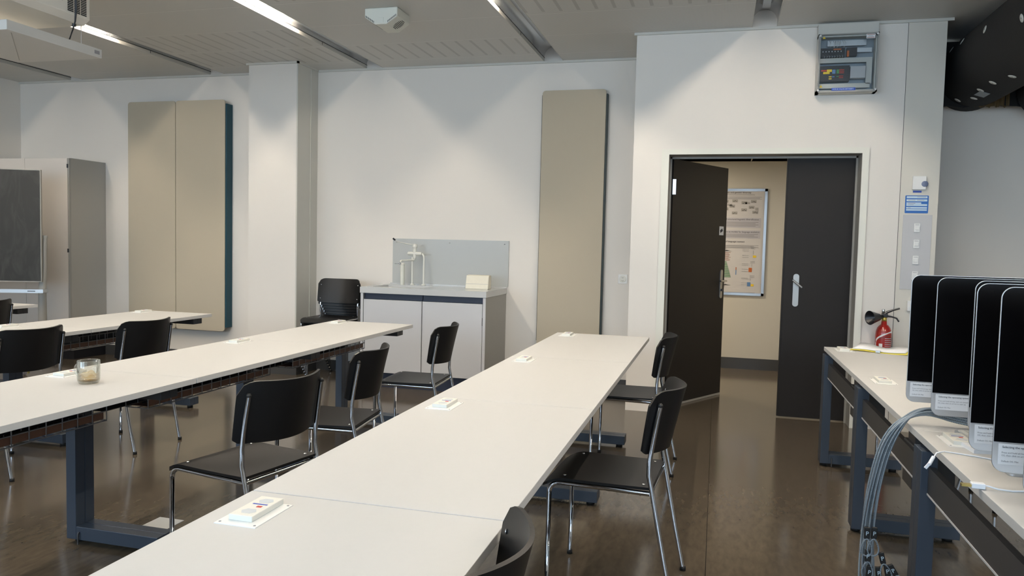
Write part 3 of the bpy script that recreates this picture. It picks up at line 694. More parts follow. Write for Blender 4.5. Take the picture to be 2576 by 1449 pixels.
def make_desk(name, lab, group, TL=1.208, tray=True):
    # local origin: left (-X) edge, far end of the unit, floor
    t = thing(name, lab, 'desk', (0, 0, 0), 0, group)
    W_ = .635
    MB().box(0, W_, -TL+.001, -.001, TZ-TH, TZ).build('tabletop', 'table', t, .0012)
    for ya, yb in ((-.145, -.095), (-.093, -.043)):
        MB().box(-.012, .038, ya, yb, .022, .702).build('leg', 'anth', t, .002)
        MB().box(.038, W_-.18, ya, yb, .022, .080).build('foot_bar', 'anth', t, .002)
        MB().box(.12, W_-.06, ya, yb, .665, .7155).build('top_arm', 'anth2', t, .002)
    for x in (.015, W_-.22): MB().lathe([(.022, 0), (.022, .012), (.012, .022)], (x, -.094, 0), 14).build('levelling_foot', 'rubber', t)
    MB().tube([(.055, -.147, .058), (.055, -.152, .05), (.055, -.152, .005)], .004, 6).build('foot_clip', 'anth2', t)
    MB().box(.010, .014, -TL-.043, -.147, .566, .652).box(.014, .095, -TL-.043, -.147, .566, .569).box(.014, .030, -TL-.043, -.147, .648, .652).build('crossbeam', 'anth2', t)
    MB().box(.0085, .0115, -TL-.043, -.147, .560, .566).build('beam_bottom_strip', 'cab', t)
    for z in (.64, .585): MB().lathe([(.009, 0), (.008, .005), (0, .007)], (0, 0, 0), 10, Matrix.Translation((.028, -.147, z)) @ Matrix.Rotation(R(90), 4, 'X')).build('bolt', 'black', t)
    if tray:
        xb0, xb1, zb0, zb1 = .215, .335, .570, .650
        MB().box(xb1-.010, xb1-.006, -TL+.07, -.19, .578, .606).box(xb0+.02, xb1-.01, -TL+.07, -.19, .576, .578).build('cable_board', 'brown', t)
        wb = MB()
        for x, z in ((xb0, zb1), (xb0, zb0), (xb1, zb0), (xb1, zb1), (xb1, (zb0+zb1)/2), ((xb0+xb1)/2, zb0)):
            wb.tube([(x, -TL+.06, z), (x, -.18, z)], .0028, 5)
        n = 14
        for k in range(n):
            y = -TL+.06+(TL-.24)*k/(n-1)
            wb.tube([(xb0, y, zb1), (xb0, y, zb0), (xb1, y, zb0), (xb1, y, zb1)], .0028, 5)
        wb.build('wire_basket', 'wire', t)
        rnd = random.Random(5)
        for k in range(3):
            pts = [(xb0+.03+.02*k+rnd.uniform(-.01, .01), -TL+.10+(TL-.32)*j/9, .580+rnd.uniform(0, .03)) for j in range(10)]
            MB().tube(pts, .0035, 5).build('cable', 'black', t)
        MB().box(.255, .325, -1.12, -.98, .597, .66).build('power_box', 'black', t, .003)
        MB().box(.265, .315, -1.10, -1.0, .66, .7155).build('power_box_bracket', 'anth2', t)
    else:
        MB().box(.02, .16, -1.07, -.93, .50, .66).build('power_box', 'anth2', t, .003)
        MB().box(.03, .05, -1.05, -.95, .66, .7155).build('power_box_bracket', 'anth2', t)
    socket_module(t, .098, -.138, TZ, '')
    return t
JY = [5.215, 4.005, 2.795, 1.585, .375]
rows = [  # left edge x, number of units, description
    (-1.058, 5, 'middle desk row nearest the camera'),
    (-2.778, 4, 'second desk row'),
    (-4.490, 3, 'third desk row'),
    (-6.205, 2, 'far left desk row'),
    (0.682, 4, 'computer desk row')]
pos = ['far end unit', 'second unit from the far end', 'third unit from the far end', 'fourth unit from the far end', 'nearest unit']
special = {(0, 2): 'off-white desk of the middle row, third unit from the far end, with a socket and open top',
           (4, 0): 'off-white desk by the extinguisher, with the yellow folder lying on it'}
proto = None; INSET = (.05, .10, .09, .04, 0)
def KM_(t): return [c for c in COL.objects if c.parent is t]
for ri, (x, n, ds) in enumerate(rows):
    for k in range(n):
        lab = 'off-white desk, '+pos[k]+' of the '+ds.split(',')[0]
        if (ri, k) == (4, 0): lab = 'off-white desk carrying the yellow folder, far end unit of the right-hand row'
        if (ri, k) == (1, 2): lab = 'off-white desk with the glass mug on it, in the second row from the camera'
        grp = 'desks of the '+ds
        if ri == 4 and k == 0: t = proto = make_desk('desk', lab, grp, 1.17, False)
        elif proto is None: t = proto = make_desk('desk', lab, grp)
        else: t = copy_tree(proto); t['label'] = lab; t['group'] = grp
        for c in list(KM_(t)):
            if c.name.split('.')[0] in ('leg', 'foot_bar', 'levelling_foot', 'foot_clip', 'crossbeam', 'beam_bottom_strip', 'bolt'):
                c.location.x = INSET[ri]
        if ri == 4: t.location = (x, 5.215-1.17*k, 0); continue
        t.location = (x, JY[k], 0)

# ------------------------------------------------------------------ chairs
def backrest_mesh():
    nu, nv = 26, 12; front = []; 
    def pt(u, v):
        y = .218*u; a = abs(u)
        tz = .815 - .006*(1-a**2) + .006
        if a > .74: tz -= .055*(1-math.sqrt(max(0, 1-((a-.74)/.26)**2)))
        bz = .585 - .010*(1-a*a)
        if a > .93: bz += .012*(1-math.sqrt(max(0, 1-((a-.93)/.07)**2)))
        z = bz+(tz-bz)*v; h = (z-.49)/.325
        x = .205+.062*h+.010*h*h - (.070+.03*h)*a**1.9
        return Vector((x, y, z))
    G = [[pt(-1+2*i/nu, j/nv) for j in range(nv+1)] for i in range(nu+1)]
    # outward (back) offset along approximate normal
    def nrm(i, j):
        a = G[min(i+1, nu)][j]-G[max(i-1, 0)][j]; b = G[i][min(j+1, nv)]-G[i][max(j-1, 0)][j] if False else G[i][min(j+1, nv)]-G[i][max(j-1, 0)]
        n = a.cross(b); n.normalize(); return n if n.x > 0 else -n
    B = [[G[i][j]+nrm(i, j)*.0095 for j in range(nv+1)] for i in range(nu+1)]
    mb = MB(); 
    for S in (G, B):
        vs = [v for c in S for v in c]; fs = [(i*(nv+1)+j, (i+1)*(nv+1)+j, (i+1)*(nv+1)+j+1, i*(nv+1)+j+1) for i in range(nu) for j in range(nv)]
        mb.add(vs, fs, True)
    loop = [(i, 0) for i in range(nu)]+[(nu, j) for j in range(nv)]+[(i, nv) for i in range(nu, 0, -1)]+[(0, j) for j in range(nv, 0, -1)]
    vs = [G[i][j] for i, j in loop]+[B[i][j] for i, j in loop]; n = len(loop)
    mb.add(vs, [(k, (k+1) % n, (k+1) % n+n, k+n) for k in range(n)])
    return mb, G
def seat_mesh():
    nx, ny = 18, 14
    def pt(s, t):   # s 0..1 front->back, t -1..1
        x = -.232+.422*s; w = .205-.006*s
        a = abs(t)
        y = w*t
        if s < .10: y *= 1-.10*(1-math.sqrt(max(0, 1-((.10-s)/.10)**2)))
        z = .457-.010*math.sin(PI*min(1, max(0, (s-.1)/.9)))*(1-a*a*.8)
        if s < .22: z -= .034*((.22-s)/.22)**2
        return Vector((x, y, z))
    G = [[pt(i/nx, -1+2*j/ny) for j in range(ny+1)] for i in range(nx+1)]
    B = [[p-Vector((0, 0, .0105)) for p in c] for c in G]
    mb = MB()
    for S in (G, B):
        mb.add([v for c in S for v in c], [(i*(ny+1)+j, (i+1)*(ny+1)+j, (i+1)*(ny+1)+j+1, i*(ny+1)+j+1) for i in range(nx) for j in range(ny)], True)
    loop = [(i, 0) for i in range(nx)]+[(nx, j) for j in range(ny)]+[(i, ny) for i in range(nx, 0, -1)]+[(0, j) for j in range(ny, 0, -1)]
    n = len(loop)
    mb.add([G[i][j] for i, j in loop]+[B[i][j] for i, j in loop], [(k, (k+1) % n, (k+1) % n+n, k+n) for k in range(n)])
    return mb
TR = .0095
def make_chair():
    t = thing('chair', 'chair', 'chair')
    seat = seat_mesh().build('seat', 'chair', t)
    sc = MB()
    for x, y in ((-.150, .165), (-.150, -.165), (.155, .165), (.155, -.165)): sc.lathe([(.0065, 0), (.006, .0018), (0, .0025)], (x, y, .4565), 10)
    sc.build('seat_screws', 'screw', seat)
    bmb, G = backrest_mesh(); back = bmb.build('backrest', 'chair', t)
    bs = MB()
    for y in (-.197, .197):
        for z in (.622, .755):
            h = (z-.49)/.325; a = abs(y)/.218; x = .205+.062*h+.010*h*h-(.070+.03*h)*a**1.9
            bs.lathe([(.006, 0), (.0055, .002), (0, .003)], (0, 0, 0), 10, Matrix.Translation((x, y, z)) @ Matrix.Rotation(R(-90), 4, 'Y'))
    bs.build('backrest_screws', 'screw', back)
    for s in (-1, 1):
        pts = [(-.206, .195*s, .012), (-.203, .195*s, .395)]
        for k in range(6):
            a = R(90*k/5); pts.append((-.203+.045*(1-math.cos(a)), .195*s, .395+.041*math.sin(a)))
        pts += [(.0, .193*s, .434), (.182, .190*s, .431)]
        lg = MB().tube(pts, TR, 12).build('leg', 'chrome', t)
        MB().lathe([(.0125, 0), (.0125, .012), (.0115, .018)], (-.206, .195*s, 0), 12).build('rubber_foot', 'rubber', lg)
        pts = [(.279, .195*s, .012), (.240, .196*s, .19), (.193, .198*s, .43), (.178, .199*s, .50), (.169, .200*s, .56), (.168, .200*s, .62), (.175, .199*s, .69), (.190, .197*s, .765)]
        # keep the post just behind the curved back
        pts2 = []
        for (x, y, z) in pts:
            if z > .5:
                h = (z-.49)/.325; a = abs(y)/.218; xb = .205+.062*h+.010*h*h-(.070+.03*h)*a**1.9
                x = xb+.0095+TR+.006
            pts2.append((x, y, z))
        lg = MB().tube(pts2, TR, 12).build('leg', 'chrome', t)
        MB().lathe([(.0125, 0), (.0125, .012), (.0115, .018)], (.281, .195*s, 0), 12).build('rubber_foot', 'rubber', lg)
        e = pts2[-1]; MB().lathe([(.0100, -.004), (.0100, .004), (.006, .010), (0, .011)], e, 12).build('end_cap', 'rubber', lg)
    MB().tube([(.184, -.19, .431), (.184, .19, .431)], TR*.9, 10).build('stretcher', 'chrome', t)
    MB().tube([(-.145, -.19, .434), (-.145, .19, .434)], TR*.7, 8).build('stretcher', 'chrome', t)
    return t
CH = [
 (-.381, 3.033, -3, 'black plywood chair right of the middle desk row, nearest fully visible one', 'chairs at the middle desk row'),
 (-.493, 4.725, 0, 'black plywood chair at the far end of the middle desk row, before the open door', 'chairs at the middle desk row'),
 (-.585, 1.295, -1, 'black plywood chair cut off by the bottom edge, only its backrest showing', 'chairs at the middle desk row'),
 (-1.81, 2.675, -12, 'black plywood chair between the two front desk rows, nearest the camera and turned a little', 'chairs at the second desk row'),
 (-1.86, 3.475, 6, 'black plywood chair just behind the near one between the two front desk rows', 'chairs at the second desk row'),
 (-1.895, 4.66, 4, 'black plywood chair standing in front of the sink cabinet', 'chairs at the second desk row'),
 (-3.69, 4.085, -2, 'black plywood chair behind the glass-mug desk row, before the beige double panel', 'chairs at the third desk row'),
 (-3.91, 3.44, -3, 'black plywood chair at the left edge, with its back above the glass mug', 'chairs at the third desk row'),
 (-5.68, 4.68, 0, 'black plywood chair half cut by the left edge near the chalkboard', 'chairs at the far left desk row'),
 (1.22, 5.38, 0, 'black chair behind the far end of the computer desks, only legs visible', 'chairs at the computer desks'),
 (1.66, 4.65, 0, 'black chair pulled back behind the computer desks, glimpsed under the desktop', 'chairs at the computer desks'),
]
chair0 = make_chair(); first = True
for x, y, r_, lab, grp in CH:
    if first: c = chair0; first = False
    else: c = copy_tree(chair0)
    c.location = (x, y, 0); c.rotation_euler = (0, 0, R(r_)); c['label'] = lab; c['group'] = grp
nm = ['bottom', 'second from the bottom', 'third from the bottom', 'fourth from the bottom', 'second from the top', 'topmost']
for k in range(6):
    c = copy_tree(chair0); c.location = (-3.595+.004*k, 6.77-.03*k, .030*k); c.rotation_euler = (0, 0, R(91))
    c['label'] = 'black plywood chair in the stack beside the sink, %s of its stack' % nm[k]; c['group'] = 'stacked chairs beside the sink'

# ------------------------------------------------------------------ glass mug
mg = thing('glass_mug', 'clear glass mug with dried coffee stains on the second desk row', 'mug', (-2.455, 2.535, TZ))
MB().lathe([(.0, .001), (.036, .001), (.038, .006), (.041, .012), (.0425, .022), (.0425, .092), (.0415, .094), (.0395, .092), (.0395, .020), (.037, .011), (.0, .009)], (0, 0, 0), 40).build('mug_body', 'glass', mg)
hd = [(-.041*math.cos(0), 0, .080)]
pts = []
for k in range(13):
    a = R(90+180*k/12); pts.append((-.041+.027*math.cos(a), -.0, .052+.026*math.sin(a)))
MB().tube(pts, .0045, 10).build('mug_handle', 'glass', mg)
MB().lathe([(.0385, .012), (.0390, .022), (.0390, .030)], (0, 0, 0), 40).build('coffee_film', 'coffee', mg) if False else None
cf = MB(); n = 40
for (z0, z1) in ((.0125, .024), (.024, .040)):
    vs = []
    for z in (z0, z1):
        for k in range(n): vs.append((.0391*math.cos(2*PI*k/n), .0391*math.sin(2*PI*k/n), z+(.006*math.sin(3*2*PI*k/n+1)+.004*math.sin(7*2*PI*k/n) if z == z1 else 0)))
    cf.add(vs, [(k, (k+1) % n, n+(k+1) % n, n+k) for k in range(n)], True)
cf.lathe([(.0, .0096), (.036, .0112)], (0, 0, 0), 40).build('coffee_residue', 'coffee', mg)

# ------------------------------------------------------------------ floor plate
tag(MB().box(-2.53, -2.395, 2.89, 3.035, 0, .003).build('floor_cover_plate', 'white', None, .001), 'white square cover plate on the floor between the front desk rows', 'cover plate')

# ------------------------------------------------------------------ things on the door wall and pier
en = thing('electrical_box', 'grey electrical enclosure with a clear lid full of coloured terminals, above the doorway', 'electrical box', (.878, YD, 2.53))
def eq(mb, n, mt, par=en, bevel=0):
    o = mb.build(n, mt, par, bevel)
    if par is en: o.location = (-.878, -YD, -2.53)
    return o
ex0, ex1, ez0, ez1, eyf = .670, 1.088, 2.535, 2.965, YD-.115
back = eq(MB().box(ex0, ex1, YD-.012, YD, ez0, 3.045), 'back_plate', 'din')
eq(MB().box(ex0, ex0+.02, eyf+.02, YD-.012, ez0, ez1).box(ex1-.02, ex1, eyf+.02, YD-.012, ez0, ez1).box(ex0, ex1, eyf+.02, YD-.012, ez0, ez0+.02).box(ex0, ex1, eyf+.02, YD-.012, ez1-.02, ez1), 'enclosure_wall', 'boxg')
eq(MB().box(ex0-.001, ex1+.001, YD-.075, YD-.001, ez1+.001, 3.050), 'cable_entry_cover', 'boxg', bevel=.003)
lid = eq(MB().prism(rrect(ex0+.004, ex1-.004, ez0+.012, ez1-.004, .03), 'y', eyf, eyf+.003), 'clear_lid', 'lid')
rim = MB().box(ex0, ex0+.012, eyf, eyf+.02, ez0, ez1).box(ex1-.012, ex1, eyf, eyf+.02, ez0, ez1).box(ex0, ex1, eyf, eyf+.02, ez0, ez0+.012).box(ex0, ex1, eyf, eyf+.02, ez1-.010, ez1)
eq(rim, 'lid_rim', 'cabside')
sw = MB()
for a in (ex0+.012, ex1-.012):
    for b in (ez0+.015, ez1-.012): sw.lathe([(.009, 0), (.008, .004), (0, .005)], (0, 0, 0), 12, Matrix.Translation((a, eyf-.001, b)) @ Matrix.Rotation(R(90), 4, 'X'))
eq(sw, 'lid_screws', 'white')
yi = YD-.06
eq(MB().box(ex0+.022, ex1-.035, yi-.012, yi, 2.760, 2.795).box(ex1-.075, ex1-.035, yi-.012, yi, 2.60, 2.760).box(ex0+.02, ex1-.045, yi-.012, yi, 2.572, 2.606), 'cable_duct', 'boxg')
eq(MB().box(ex0+.07, ex1-.08, yi-.004, yi+.004, 2.885, 2.925).box(ex1-.16, ex1-.04, yi-.006, yi, 2.835, 2.865), 'mounting_rail', 'alu')
tb = eq(MB().box(ex0+.022, ex1-.19, yi-.03, yi+.03, 2.620, 2.735).box(ex0+.022, ex0+.19, yi-.02, yi+.02, 2.800, 2.868).box(ex0+.205, ex0+.275, yi-.02, yi+.02, 2.808, 2.868), 'terminal_blocks', 'black')
eq(MB().box(ex1-.185, ex1-.08, yi-.032, yi+.02, 2.640, 2.728), 'power_supply', 'cab', bevel=.003)
def strip(n, mt, lst):
    mb = MB()
    for x0, x1, z0, z1 in lst: mb.box(ex0+x0, ex0+x1, yi-.034, yi-.0305, z0, z1)
    return eq(mb, n, mt)
strip('red_terminals', 'redl', [(.03, .07, 2.695, 2.705), (.155, .19, 2.700, 2.706), (.155, .19, 2.688, 2.694), (.155, .19, 2.677, 2.683), (.155, .185, 2.655, 2.660), (.155, .185, 2.643, 2.648)])
strip('yellow_terminals', 'yel2', [(.045, .09, 2.675, 2.69), (.07, .105, 2.69, 2.708), (.085, .105, 2.650, 2.658), (.085, .105, 2.635, 2.643)])
strip('blue_terminals', 'cblue', [(.108, .13, 2.676, 2.706), (.108, .125, 2.650, 2.657)])
strip('green_terminals', 'green', [(.138, .155, 2.676, 2.706), (.138, .155, 2.652, 2.658)])
mb = MB()
for k in range(7): mb.box(ex0+.035+k*.021, ex0+.041+k*.021, yi-.024, yi-.0205, 2.838, 2.846)
eq(mb, 'white_markers', 'white'); eq(MB().box(ex0+.11, ex0+.165, yi-.024, yi-.0205, 2.852, 2.862).box(ex0+.205, ex0+.22, yi-.024, yi-.0205, 2.80, 2.845), 'orange_terminals', 'orange')
wr = MB(); rnd = random.Random(2)
for k in range(9):
    x = ex0+.08+.013*k; wr.tube([(x, yi-.02, 2.92), (x+rnd.uniform(-.012, .012), yi-.035, 2.90), (x+rnd.uniform(-.01, .01), yi-.02, 2.87)], .0016, 4)
for k in range(8):
    x = ex0+.045+.018*k; wr.tube([(x, yi-.02, 2.815), (x+.006, yi-.03, 2.805), (x+.003, yi-.02, 2.795)], .0016, 4)
eq(wr, 'wires', 'alu')
eq(MB().box(ex0+.105, ex0+.27, eyf-.002, eyf, 2.546, 2.566), 'name_tape', 'blue2')
tx = text('lettering', 'VDR-K.13-J.20.387/088P3', 'lblue', en, (.855+.0-.878, eyf-.0025-YD, 2.5515-2.53), .014, (R(90), 0, 0), 'CENTER')
nb = eq(MB().box(ex1-.09, ex1-.03, eyf-.002, eyf, 2.920, 2.952), 'notice_sticker', 'paper')
eq(MB().box(ex1-.086, ex1-.034, eyf-.0027, eyf-.002, 2.945, 2.949).box(ex1-.086, ex1-.034, eyf-.0027, eyf-.002, 2.924, 2.928), 'sticker_red_lines', 'map2')
eq(MB().box(ex1-.080, ex1-.040, eyf-.0027, eyf-.002, 2.932, 2.9335).box(ex1-.075, ex1-.045, eyf-.0027, eyf-.002, 2.938, 2.9395), 'sticker_text', 'inkg')
for x, z in ((ex0+.028, 2.930), (ex0+.020, 2.572)):
    ws = eq(MB().prism([(x-.0, z), (x+.020, z), (x+.010, z+.018)], 'y', eyf-.002, eyf), 'warning_triangle', 'yel2')
    eq(MB().prism([(x+.009, z+.003), (x+.012, z+.007), (x+.0105, z+.0075), (x+.0115, z+.013), (x+.008, z+.008), (x+.0098, z+.0075)], 'y', eyf-.0027, eyf-.002), 'flash_mark', 'ink')
# thermostat, label, switches on the pier
YP = YD-.004
th = thing('thermostat', 'white square room controller with a blue-grey knob on the grey pier', 'thermostat', (1.424, YP, 1.872))
MB().box(-.045, .045, -.028, 0, -.050, .050).build('housing', 'white', th, .003)
MB().lathe([(.026, 0), (.025, .012), (.018, .016), (0, .018)], (0, 0, 0), 24, Matrix.Translation((.034, -.014, -.008)) @ Matrix.Rotation(R(90), 4, 'X')).build('dial_knob', 'knob', th)
tg = MB().box(-.036, .022, -.002, 0, -.070, -.056).build('blue_tape', 'blue2', th)
lb = thing('notice_label', 'blue-bordered information sticker below the thermostat', 'sticker', (1.418, YP, 1.715))
MB().prism(rrect(-.079, .079, -.066, .066, .006), 'y', -.0015, 0).build('blue_field', 'blue', lb)
f_ = MB()
for z0, z1 in ((.045, .060), (.022, .037), (.004, .014), (-.012, .002), (-.032, -.020), (-.047, -.036)): f_.box(-.070, .070 if z0 != .004 else .03, -.0022, -.0015, z0, z1)
f_.build('form_fields', 'lblue', lb)
g_ = MB()
for z, w0, w1 in ((.054, .0, .06), (.031, -.06, -.01), (.031, .0, .05), (.008, -.06, -.01), (-.004, -.06, -.02), (-.026, -.06, -.04)): g_.box(w0, w1, -.0027, -.0022, z-.0015, z+.0015)
g_.build('form_text', 'inkg', lb)
tag(MB().box(1.331, 1.527, YP-.0035, YP, 1.08, 1.636).build('switch_cover_plate', 'cab', None, .001), 'tall grey cover plate carrying the column of light switches', 'cover plate')
for k, (z, nme) in enumerate(((1.541, 'topmost'), (1.421, 'second from the top'), (1.301, 'third from the top'), (1.185, 'lowest, partly hidden by a screen'))):
    s_ = thing('light_switch', 'small white light switch on the grey pier, %s' % nme, 'switch', (1.428, YP-.0035, z), 0, 'light switches on the pier')
    MB().box(-.020, .020, -.008, 0, -.032, .032).build('frame', 'white', s_, .001)
    MB().box(-.013, .014, -.014, -.008, -.016, .010).build('rocker', 'white', s_, .002)
    MB().box(-.014, .014, -.0086, -.008, .020, .023).build('caption_strip', 'inkg', s_)
ws_ = thing('wall_socket_box', 'white surface socket with blue tape above it, beside the nearest-left screen edge', 'socket', (1.43, YP, .955))
MB().box(-.045, .045, -.035, 0, -.035, .04).build('housing', 'white', ws_, .003)
MB().box(-.018, .03, -.002, 0, .044, .058).build('blue_tape', 'blue2', ws_)
# wall outlet left of the doorway
wo_ = thing('wall_outlet', 'white double wall outlet between the narrow beige panel and the doorway', 'outlet', (-.838, YB, 1.05))
MB().box(-.043, .043, -.008, 0, -.043, .043).build('plate', 'white', wo_, .003)
MB().lathe([(.031, 0), (.031, .002), (.027, .0025)], (0, 0, 0), 24, Matrix.Translation((0, -.008, 0)) @ Matrix.Rotation(R(90), 4, 'X')).build('insert', 'creamw', wo_)
h_ = MB()
for z in (.014, -.014):
    for x in (-.008, 0, .008): h_.lathe([(.0024, 0), (.002, .0005)], (0, 0, 0), 8, Matrix.Translation((x, -.0108, z+(-.004 if x == 0 else 0))) @ Matrix.Rotation(R(90), 4, 'X'))
h_.build('contact_holes', 'ink', wo_)

# ------------------------------------------------------------------ fire extinguisher
fe = thing('fire_extinguisher', 'red fire extinguisher with black horn hanging beside the door frame', 'fire extinguisher', (1.223, 6.215, .36))
MB().lathe([(.045, 0), (.055, .006), (.057, .02), (.057, .375), (.054, .405), (.045, .43), (.032, .447), (.021, .455), (.019, .48), (.0, .482)], (0, 0, 0), 36).build('cylinder', 'red', fe)
MB().lathe([(.018, 0), (.018, .028), (0, .03)], (0, 0, .480), 16).build('collar', 'brass', fe)
MB().box(-.022, .022, -.016, .016, .508, .535).build('valve_block', 'black', fe, .004)
MB().lathe([(.011, 0), (.011, .03), (.009, .034), (0, .035)], (-.009, 0, .534), 12).build('safety_cap', 'alu', fe)
MB().tube([(-.005, 0, .528), (.02, 0, .548), (.06, -.005, .566), (.10, -.01, .580)], [.010, .010, .007, .006], 8).build('carry_handle', 'black', fe)
MB().tube([(.01, 0, .520), (.05, -.004, .515), (.082, -.008, .505), (.098, -.01, .480)], [.008, .006, .006, .006], 8).build('trigger_lever', 'black', fe)
hm = Matrix.Translation((-.012, -.01, .512)) @ Matrix.Rotation(R(-94), 4, 'Y') @ Matrix.Rotation(R(30), 4, 'X')
MB().lathe([(.012, 0), (.015, .02), (.026, .035), (.051, .112), (.053, .116), (.049, .114), (.022, .037), (.0, .03)], (0, 0, 0), 28, hm).build('discharge_horn', 'black', fe)
MB().box(-.02, .02, .055, .08, .10, .42).build('wall_bracket', 'black', fe)
# wrapped label: curved strips on the cylinder
def wrap(lst, name, mt, r=.0574):
    mb = MB()
    for a0, a1, zf0, zf1 in lst:
        n = 16; vs = []
        for k in range(n+1):
            s = k/n; a = R(-90+a0+(a1-a0)*s)
            z0 = zf0(s) if callable(zf0) else zf0; z1 = zf1(s) if callable(zf1) else zf1
            vs += [(r*math.cos(a), r*math.sin(a), z0), (r*math.cos(a), r*math.sin(a), z1)]
        mb.add(vs, [(2*k, 2*k+2, 2*k+3, 2*k+1) for k in range(n)], True)
    return mb.build(name, mt, fe)
wrap([(-70, 62, lambda s: .310+.085*math.sqrt(min(1, s*1.3)), lambda s: .340+.075*s+.025*math.sqrt(min(1, s*2))*(1-s)), (-74, -66, .06, .320), (66, 70, .06, .40)], 'label_band', 'white')
wrap([(0, 55, .352-.014*k, .356-.014*k) for k in range(12)], 'label_text', 'posterg')
wrap([(-40, -15, .29, .315), (-40, -15, .255, .28)], 'label_pictogram', 'white', .0575)
def tcurve(s, mt, z, size, a0):
    cu = bpy.data.curves.new('t', 'FONT'); cu.body = s; cu.size = size; cu.resolution_u = 2
    t = bpy.data.objects.new('t', cu); COL.objects.link(t)
    me = bpy.data.meshes.new_from_object(t.evaluated_get(bpy.context.evaluated_depsgraph_get())); bpy.data.objects.remove(t)
    for v in me.vertices:
        x, y = v.co.x, v.co.y; a = R(-90+a0)+x/.058
        v.co = (.0578*math.cos(a), .0578*math.sin(a), z+y+x*.42)
    me.materials.clear(); me.materials.append(M[mt])
    o = bpy.data.objects.new('lettering', me); COL.objects.link(o); o.parent = fe
tcurve('Quatreli', 'ink', .343, .020, -42)

# ------------------------------------------------------------------ ducts in the right recess
dx, dz, dr = 1.93, 2.797, .272
pts = [(dx, 4.0, ZC), (dx, 4.06, 2.98), (dx, 4.2, 2.86), (dx, 4.4, 2.80)]+[(dx, 4.8+.45*k, dz) for k in range(5)]+[(dx, 7.09, dz)]  # unseen near end cut short and bent up so trough light reaches the desks
du = thing('ventilation_duct', 'large black foam-insulated duct with white washers at the upper right', 'duct', (dx, 5, dz), 0, 'insulated ducts')
MB().tube([(x-dx, y-5, z-dz) for x, y, z in pts], dr, 40).build('insulation', 'duct', du)
for yv, a in ((6.70, 149), (6.40, 152), (5.80, 169), (5.15, -167), (5.82, -108), (6.08, -116), (6.34, -116), (6.59, -109), (6.80, -122), (5.5, -110)):
    n_ = Vector((math.cos(R(a)), 0, math.sin(R(a)))); p_ = Vector((0, yv-5, 0))+n_*(dr+.0005)
    q = n_.to_track_quat('Z', 'Y').to_matrix().to_4x4()
    w = MB().lathe([(.026, 0), (.024, .002), (.006, .003), (0, .003)], (0, 0, 0), 16, Matrix.Translation(p_) @ q).build('insulation_washer', 'creamw', du)
    MB().lathe([(.006, .003), (.005, .0045), (0, .005)], (0, 0, 0), 8, Matrix.Translation(p_) @ q).build('washer_pin', 'cabside', w)
n_ = Vector((math.cos(R(-108)), 0, math.sin(R(-108)))); q = n_.to_track_quat('Z', 'X').to_matrix().to_4x4()
MB().box(-.07, .07, -.035, .035, 0, .002, Matrix.Translation(Vector((0, 1.42, 0))+n_*(dr+.0005)) @ q @ Matrix.Rotation(R(90), 4, 'Z')).build('foil_tape', 'din', du)
d2 = thing('ventilation_duct', 'second black insulated duct, lower and cut by the right edge of the photo', 'duct', (2.36, 5.4, 2.52), 0, 'insulated ducts')
MB().tube([(2.42-2.36, 4.0-5.4, ZC-2.52), (2.42-2.36, 4.15-5.4, 2.75-2.52), (2.42-2.36, 4.5-5.4, 2.60-2.52), (2.40-2.36, 5.6-5.4, 2.60-2.52), (2.40-2.36, 6.4-5.4, 2.60-2.52), (2.40-2.36, 6.84-5.4, 2.62-2.52)], .19, 32).build('insulation', 'duct', d2)
nn = 30
def sheet(x0, x1, zb_, amp):
    vs = []
    for k in range(nn+1):
        x = x0+(x1-x0)*k/nn; zb = zb_+amp*math.sin(k*.9)+amp*.6*math.sin(k*2.3)
        vs += [(x, 6.90+.010*math.sin(k), zb), (x, 6.93, 3.05)]
    return MB().add(vs, [(2*k, 2*k+2, 2*k+3, 2*k+1) for k in range(nn)])
ap = sheet(1.58, 3.2, 2.530, .008).build('insulation_sheet', 'duct')
ap.modifiers.new('s', 'SOLIDIFY').thickness = .015
tag(ap, 'torn dark insulation sheet with a brown patch hanging behind the black ducts', 'insulation')
bpz = sheet(1.93, 2.17, 2.522, .006).build('brown_patch', 'brownins', ap); bpz.location = (0, -.025, 0); bpz.modifiers.new('s', 'SOLIDIFY').thickness = .004
